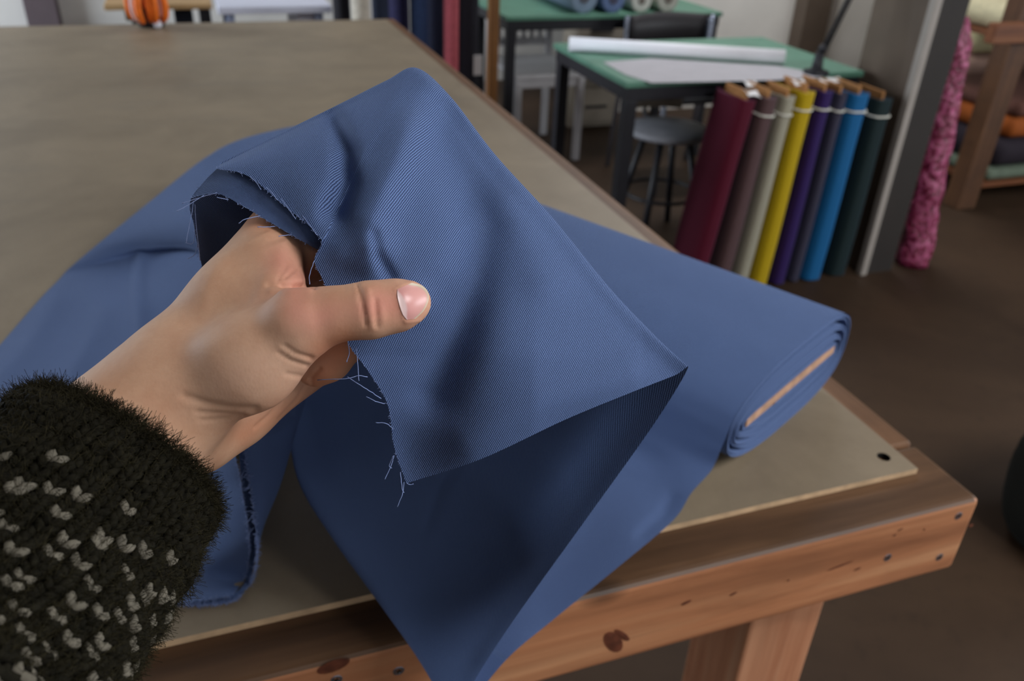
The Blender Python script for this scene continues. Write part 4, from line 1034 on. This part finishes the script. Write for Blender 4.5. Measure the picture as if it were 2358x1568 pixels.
def folded(x0, x1, y0, y1, z0, z1, rgb, label, kind):
    b = bmesh.new(); box(b, (x0, y0, z0), (x1, y1, z1), min(z1 - z0, y1 - y0) * .46, seg=5)
    n_ = 0
    o = single('folded_cloth', b, plain(kind, rgb, .85, .12, 40), label, 'fabric', 'folded cloth on the rack', smooth=True); return o
z = shelves[0]
zz = z
for h, rgb, lab, kd, ins in ((.055, (96, 108, 92), 'grey green folded cloth, lowest in the wooden rack', 'cloth_grey_green', .0), (.14, (34, 26, 36), 'thick black folded cloth on the grey green one in the rack', 'cloth_black', .02), (.10, (150, 76, 20), 'orange folded cloth on top of the black one in the rack', 'cloth_orange', .05), (.07, (96, 62, 52), 'brown folded cloth topping the orange one in the rack', 'cloth_brown', .06)):
    folded(RX + .10 + ins, RX + 1.2, RY + .02, RY + .60, zz, zz + h, rgb, lab, kd); zz += h + .001
z = shelves[1]
folded(RX + .10, RX + 1.1, RY + .06, RY + .60, z, z + .12, (206, 196, 160), 'pale yellow folded cloth on the upper shelf of the rack', 'cloth_pale')
# things between pillar and rack
pa = Py(2235, 210, RY + .95)
b2 = BX((pa[0] - .25, RY + .80, .003), (pa[0] + .45, RY + 1.2, .30), .05, seg=4)
single('storage_sack', b2, plain('sack_green', (70, 80, 72), .9, .15, 20), 'dark grey green sack on the floor behind the wooden rack', 'sack', smooth=True)
b2 = BX((pa[0] - .25, RY + .82, .302), (pa[0] + .42, RY + 1.18, .52), .06, seg=4)
single('storage_sack', b2, plain('sack_pink', (158, 128, 114), .9, .1, 20), 'dusty pink sack stacked on the grey green sack', 'sack', smooth=True)
b2 = BX((pa[0] - .24, RY + .83, .522), (pa[0] + .42, RY + 1.17, .86), .07, seg=4)
single('storage_sack', b2, plain('sack_pale', (214, 206, 160), .9, .1, 20), 'pale yellow sack topping the stack behind the rack', 'sack', smooth=True)
# dark bag on the floor at the right of the table
ba = Pz(2318, 1420, .0)
bx_, by_ = ba[0] + .40, ba[1] + .12
bm = bmesh.new(); rg = []
for i in range(15):
    t = i / 14; z = .003 + .36 * t; s = (1 - abs(2 * t - .85) ** 3.2 * .35) if t < 1 else .4
    rg.append([bm.verts.new((bx_ + .23 * s * math.copysign(abs(math.cos(a)) ** .75, math.cos(a)) * (1 + .05 * math.sin(5 * a + 4 * t)), by_ + .19 * s * math.copysign(abs(math.sin(a)) ** .75, math.sin(a)) * (1 + .05 * math.sin(4 * a + 6 * t)), z)) for a in [2 * PI * k / 36 for k in range(36)]])
for a, b in zip(rg, rg[1:]):
    for k in range(36): bm.faces.new((a[k], a[(k + 1) % 36], b[(k + 1) % 36], b[k])).smooth = True
bm.faces.new(rg[0]); bm.faces.new(rg[-1]); bmesh.ops.recalc_face_normals(bm, faces=bm.faces)
bag = empty('cloth_bag', (bx_, by_, 0), 'dark green cloth bag on the floor past the table corner', 'bag')
part('bag_body', bm, plain('bag_cloth', (15, 16, 10), .9, .2, 60), bag)
part('bag_handle', TB([(bx_ - .1 + .2 * k / 10, by_ - .02, .355 + .09 * math.sin(PI * k / 10)) for k in range(11)], .008), m_postd, bag)
# ------------------------------------------------------------------ things past the far end of the cutting table
m_lav = plain('white_table_top', (214, 216, 232), .5, .03, 10)
ZT2 = .745
y2 = Pz(630, 17, ZT2)[1]
xw0, xw1 = Pz(500, 17, ZT2)[0], Pz(764, 15, ZT2)[0]
wt = empty('white_table', ((xw0 + xw1) / 2, y2 + .35, 0), 'white table just past the far end of the cutting table', 'table')
part('table_top', BX((xw0, y2, ZT2 - .028), (xw1, y2 + .7, ZT2 + .004), .004), m_lav, wt)
for x in (xw0 + .035, xw1 - .075):
    for y in (y2 + .03, y2 + .62): part('leg', BX((x, y, .003), (x + .035, y + .035, ZT2 - .0285), .003), plain('table_leg_blue', (140, 150, 176), .5, .05, 20), wt)
xd0, xd1 = Py(686, 30, y2 + .08)[0], Py(744, 30, y2 + .08)[0]
part('drawer_unit', BX((xd0, y2 + .08, .05), (xd1, y2 + .6, ZT2 - .029), .004), plain('drawer_white', (190, 188, 198), .6, .04, 10), wt)
m_ply = wood('plywood', (170, 132, 88), (196, 158, 110), (210, 176, 128), 0, .6, knots=False)
y3 = Pz(360, 12, ZT2)[1]
xp0, xp1 = Pz(240, 10, ZT2)[0], Pz(488, 10, ZT2)[0]
pt = empty('plywood_bench', ((xp0 + xp1) / 2, y3 + .35, 0), 'plywood topped bench past the far end of the cutting table', 'table')
part('bench_top', BX((xp0, y3, ZT2 - .02), (xp1, y3 + .7, ZT2 + .004), .003), m_ply, pt)
for x in (xp0 + .10, xp1 - .06):
    for y in (y3 + .04, y3 + .6): part('leg', BX((x, y, .003), (x + .05, y + .05, ZT2 - .0205), .003), m_black, pt)
part('machine_box', BX((xp0 + .07, y3 + .12, ZT2 - .085), (xp0 + .15, y3 + .3, ZT2 - .0205), .006), plain('ochre_box', (86, 66, 36), .7, .1, 20), pt)
xq0 = Py(400, 30, y3 + .25)[0]
single('dark_crate', BX((xq0, y3 + .25, .003), (xp1 - .09, y3 + .55, ZT2 - .06), .01), plain('crate_dark', (46, 54, 68), .7, .15, 20), 'dark blue grey crate stored under the plywood bench', 'crate')
# small dark basket with orange cloth strips and a white ball, at the table's far edge
kb = Pz(352, 47, T); kb[1] = min(kb[1], YE - .09)
bk_ = empty('small_basket', (kb[0], kb[1], T), 'small dark basket of orange strips on the far edge of the cutting table', 'basket')
b2 = bmesh.new(); lathe(b2, [(.035, .001), (.05, .03), (.055, .06), (.052, .06), (.047, .03), (.033, .005)], 24, c=(kb[0], kb[1], T + .0005)); part('basket_body', b2, plain('basket_dark', (48, 40, 46), .8, .3, 90), bk_)
m_or = plain('orange_cloth', (232, 112, 24), .7, .15, 60)
for k in range(13):
    a = k * 2.4; rr = .012 + .034 * ((k * 7) % 13) / 13; cxk, cyk = kb[0] + rr * math.cos(a), kb[1] + rr * math.sin(a) - .012
    b2 = bmesh.new(); pts = [(cxk + .016 * math.cos(a) * math.sin(PI * i / 9) * 1.2, cyk + .016 * math.sin(a) * math.sin(PI * i / 9) - .028 * math.sin(PI * i / 9), T + .035 + .09 * math.cos(PI * i / 9) * .5 + .03) for i in range(10)]
    tube(b2, pts, [.004, .007, .009, .010, .010, .010, .010, .009, .007, .004], 7)
    part('orange_strip', b2, m_or if k % 4 else plain('peach_cloth', (222, 190, 186), .7, .1, 60), bk_)
b2 = bmesh.new(); wb = Pz(364, 44, T + .012); bmesh.ops.create_uvsphere(b2, u_segments=20, v_segments=12, radius=.013)
for f in b2.faces: f.smooth = True
bmesh.ops.translate(b2, verts=b2.verts, vec=(wb[0], min(wb[1], YE - .06) - .07, T + .0135)); single('white_ball', b2, plain('white_ball', (225, 228, 240), .4, .02, 20), 'little white ball in front of the orange basket', 'ball', smooth=False)
# tall rolls standing past the far corner of the cutting table
YT = 3.75
for (xa_, xb_, yo, rgb, lab, kd) in ((772, 812, .25, (30, 28, 34), 'black roll standing to the left of the cream one', 'roll_black'), (815, 857, .0, (190, 182, 168), 'tall cream roll standing among the dark rolls', 'roll_cream'), (862, 900, .06, (34, 42, 62), 'dark teal navy roll standing right beside the cream roll', 'roll_teal'), (900, 948, .18, (42, 40, 76), 'violet navy roll standing behind the teal navy one', 'roll_violet'),
                                     (950, 990, .02, (38, 56, 92), 'mid navy roll standing between dark ones', 'roll_navy'), (990, 1026, .10, (34, 38, 62), 'dull navy roll touching the salmon roll', 'roll_dull'), (1027, 1060, -.02, (176, 84, 94), 'tall salmon pink roll among the navy rolls', 'roll_salmon'), (1063, 1108, .05, (26, 24, 34), 'black roll with white tag standing beside the salmon roll', 'roll_ink')):
    y = YT + yo; a, b = Py(xa_, 60, y), Py(xb_, 60, y); r_ = (b[0] - a[0]) / 2; cxr = (a[0] + b[0]) / 2
    f = empty('fabric_roll', (cxr, y + r_, 0), lab, 'fabric', 'tall rolls past the cutting table')
    b2 = bmesh.new(); lathe(b2, [(r_ * .3, .003), (r_, .003), (r_, .5), (r_ * 1.01, 1.0), (r_, 1.5), (r_ * .96, 1.505), (r_ * .6, 1.5), (r_ * .35, 1.503)], 28, c=(cxr, y + r_, 0)); part('wound_cloth', b2, plain(kd, rgb, .85, .15, 50), f)
    b2 = bmesh.new(); lathe(b2, [(r_ * .22, .004), (r_ * .3, .004), (r_ * .3, 1.54), (r_ * .22, 1.54), (r_ * .22, 1.45)], 20, c=(cxr, y + r_, 0)); part('cardboard_tube', b2, m_corei, f)
    if kd == 'roll_ink':
        tg = Py(1100, 150, y - .002); part('paper_tag', BX((tg[0] - .02, y - .006, tg[2] - .045), (tg[0] + .02, y - .003, tg[2] + .045), .001), m_paper, f)
xo = Py(1139, 60, 3.62)
single('wooden_batten', BX((xo[0] - .022, 3.62, .003), (xo[0] + .022, 3.66, 1.2), .003), wood('batten_wood', (110, 70, 34), (146, 98, 50), (166, 116, 66), 2, .6, knots=False), 'ochre wooden batten standing between the dark rolls and the green table', 'batten')
# unseen overhead lights: key, weak fill, one added to brighten the partition
m_lite = plain('unseen_top_frame', (205, 204, 200), .5, .05, 20)
TOP_LIGHTS_ = (((1.1, 2.7), (-1.9, -.3)), ((-.9, .3), (-2.9, -2.0)), ((1.6, 3.4), (3.3, 4.1)))
for i, (sx_, sy_) in enumerate(TOP_LIGHTS_):
    b = bmesh.new()
    for lo, hi in (((sx_[0] - .08, sy_[0] - .08, RH - .06), (sx_[0], sy_[1] + .08, RH - .001)), ((sx_[1], sy_[0] - .08, RH - .06), (sx_[1] + .08, sy_[1] + .08, RH - .001)), ((sx_[0], sy_[0] - .08, RH - .06), (sx_[1], sy_[0], RH - .001)), ((sx_[0], sy_[1], RH - .06), (sx_[1], sy_[1] + .08, RH - .001))): box(b, lo, hi, .004)
    w_ = structure(f'window_{i + 4}', b, m_lite)  # frame around an unseen overhead lamp; the ceiling behind stays closed
EXPO = 0.46
def LIGHTS():
    area('window_light_left', (RX0 + .06, (WL[0] + WL[1]) / 2, (WL[2] + WL[3]) / 2), (0, -PI / 2, 0), WL[3] - WL[2], WL[1] - WL[0], 150, (.80, .90, 1))
    area('window_light_back', ((WB[0] + WB[1]) / 2 + .9, RY0 + .06, (WB[2] + WB[3]) / 2), (PI / 2, 0, 0), WB[1] - WB[0] - 1.8, WB[3] - WB[2], 7, (1, .90, .78))
    area('window_light_right', (RX1 - .06, (WR[0] + WR[1]) / 2, (WR[2] + WR[3]) / 2), (0, PI / 2, 0), WR[3] - WR[2], WR[1] - WR[0], 70, (.90, .95, 1))
    for (sx_, sy_), pw, cl in zip(TOP_LIGHTS_, (78, 4, 34), ((.97, .98, 1), (1, .93, .84), (.96, .97, 1))):
        area('unseen_top_light', ((sx_[0] + sx_[1]) / 2, (sy_[0] + sy_[1]) / 2, RH - .02), (0, 0, 0), sx_[1] - sx_[0], sy_[1] - sy_[0], pw, cl)  # unseen overhead lamps, the last added to lift the partition wall
# ================================================================== light
def area(name, loc, rot, sx, sy, power, colr):
    l = bpy.data.lights.new(name, 'AREA'); l.shape = 'RECTANGLE'; l.size = sx; l.size_y = sy; l.energy = power; l.color = colr
    o = bpy.data.objects.new(name, l); C.objects.link(o); o.location = loc; o.rotation_euler = rot; return o
w = bpy.data.worlds.new('world'); SC.world = w; w.use_nodes = True
w.node_tree.nodes['Background'].inputs[0].default_value = (.62, .72, .9, 1); w.node_tree.nodes['Background'].inputs[1].default_value = 1.0
LIGHTS()
SC.view_settings.view_transform = 'Standard'; SC.view_settings.look = 'None'; SC.view_settings.gamma = 1; SC.view_settings.use_curve_mapping = False
SC.view_settings.exposure = EXPO
SC.cycles.use_denoising = True; SC.cycles.max_bounces = 8; SC.cycles.diffuse_bounces = 4; SC.cycles.sample_clamp_indirect = 6
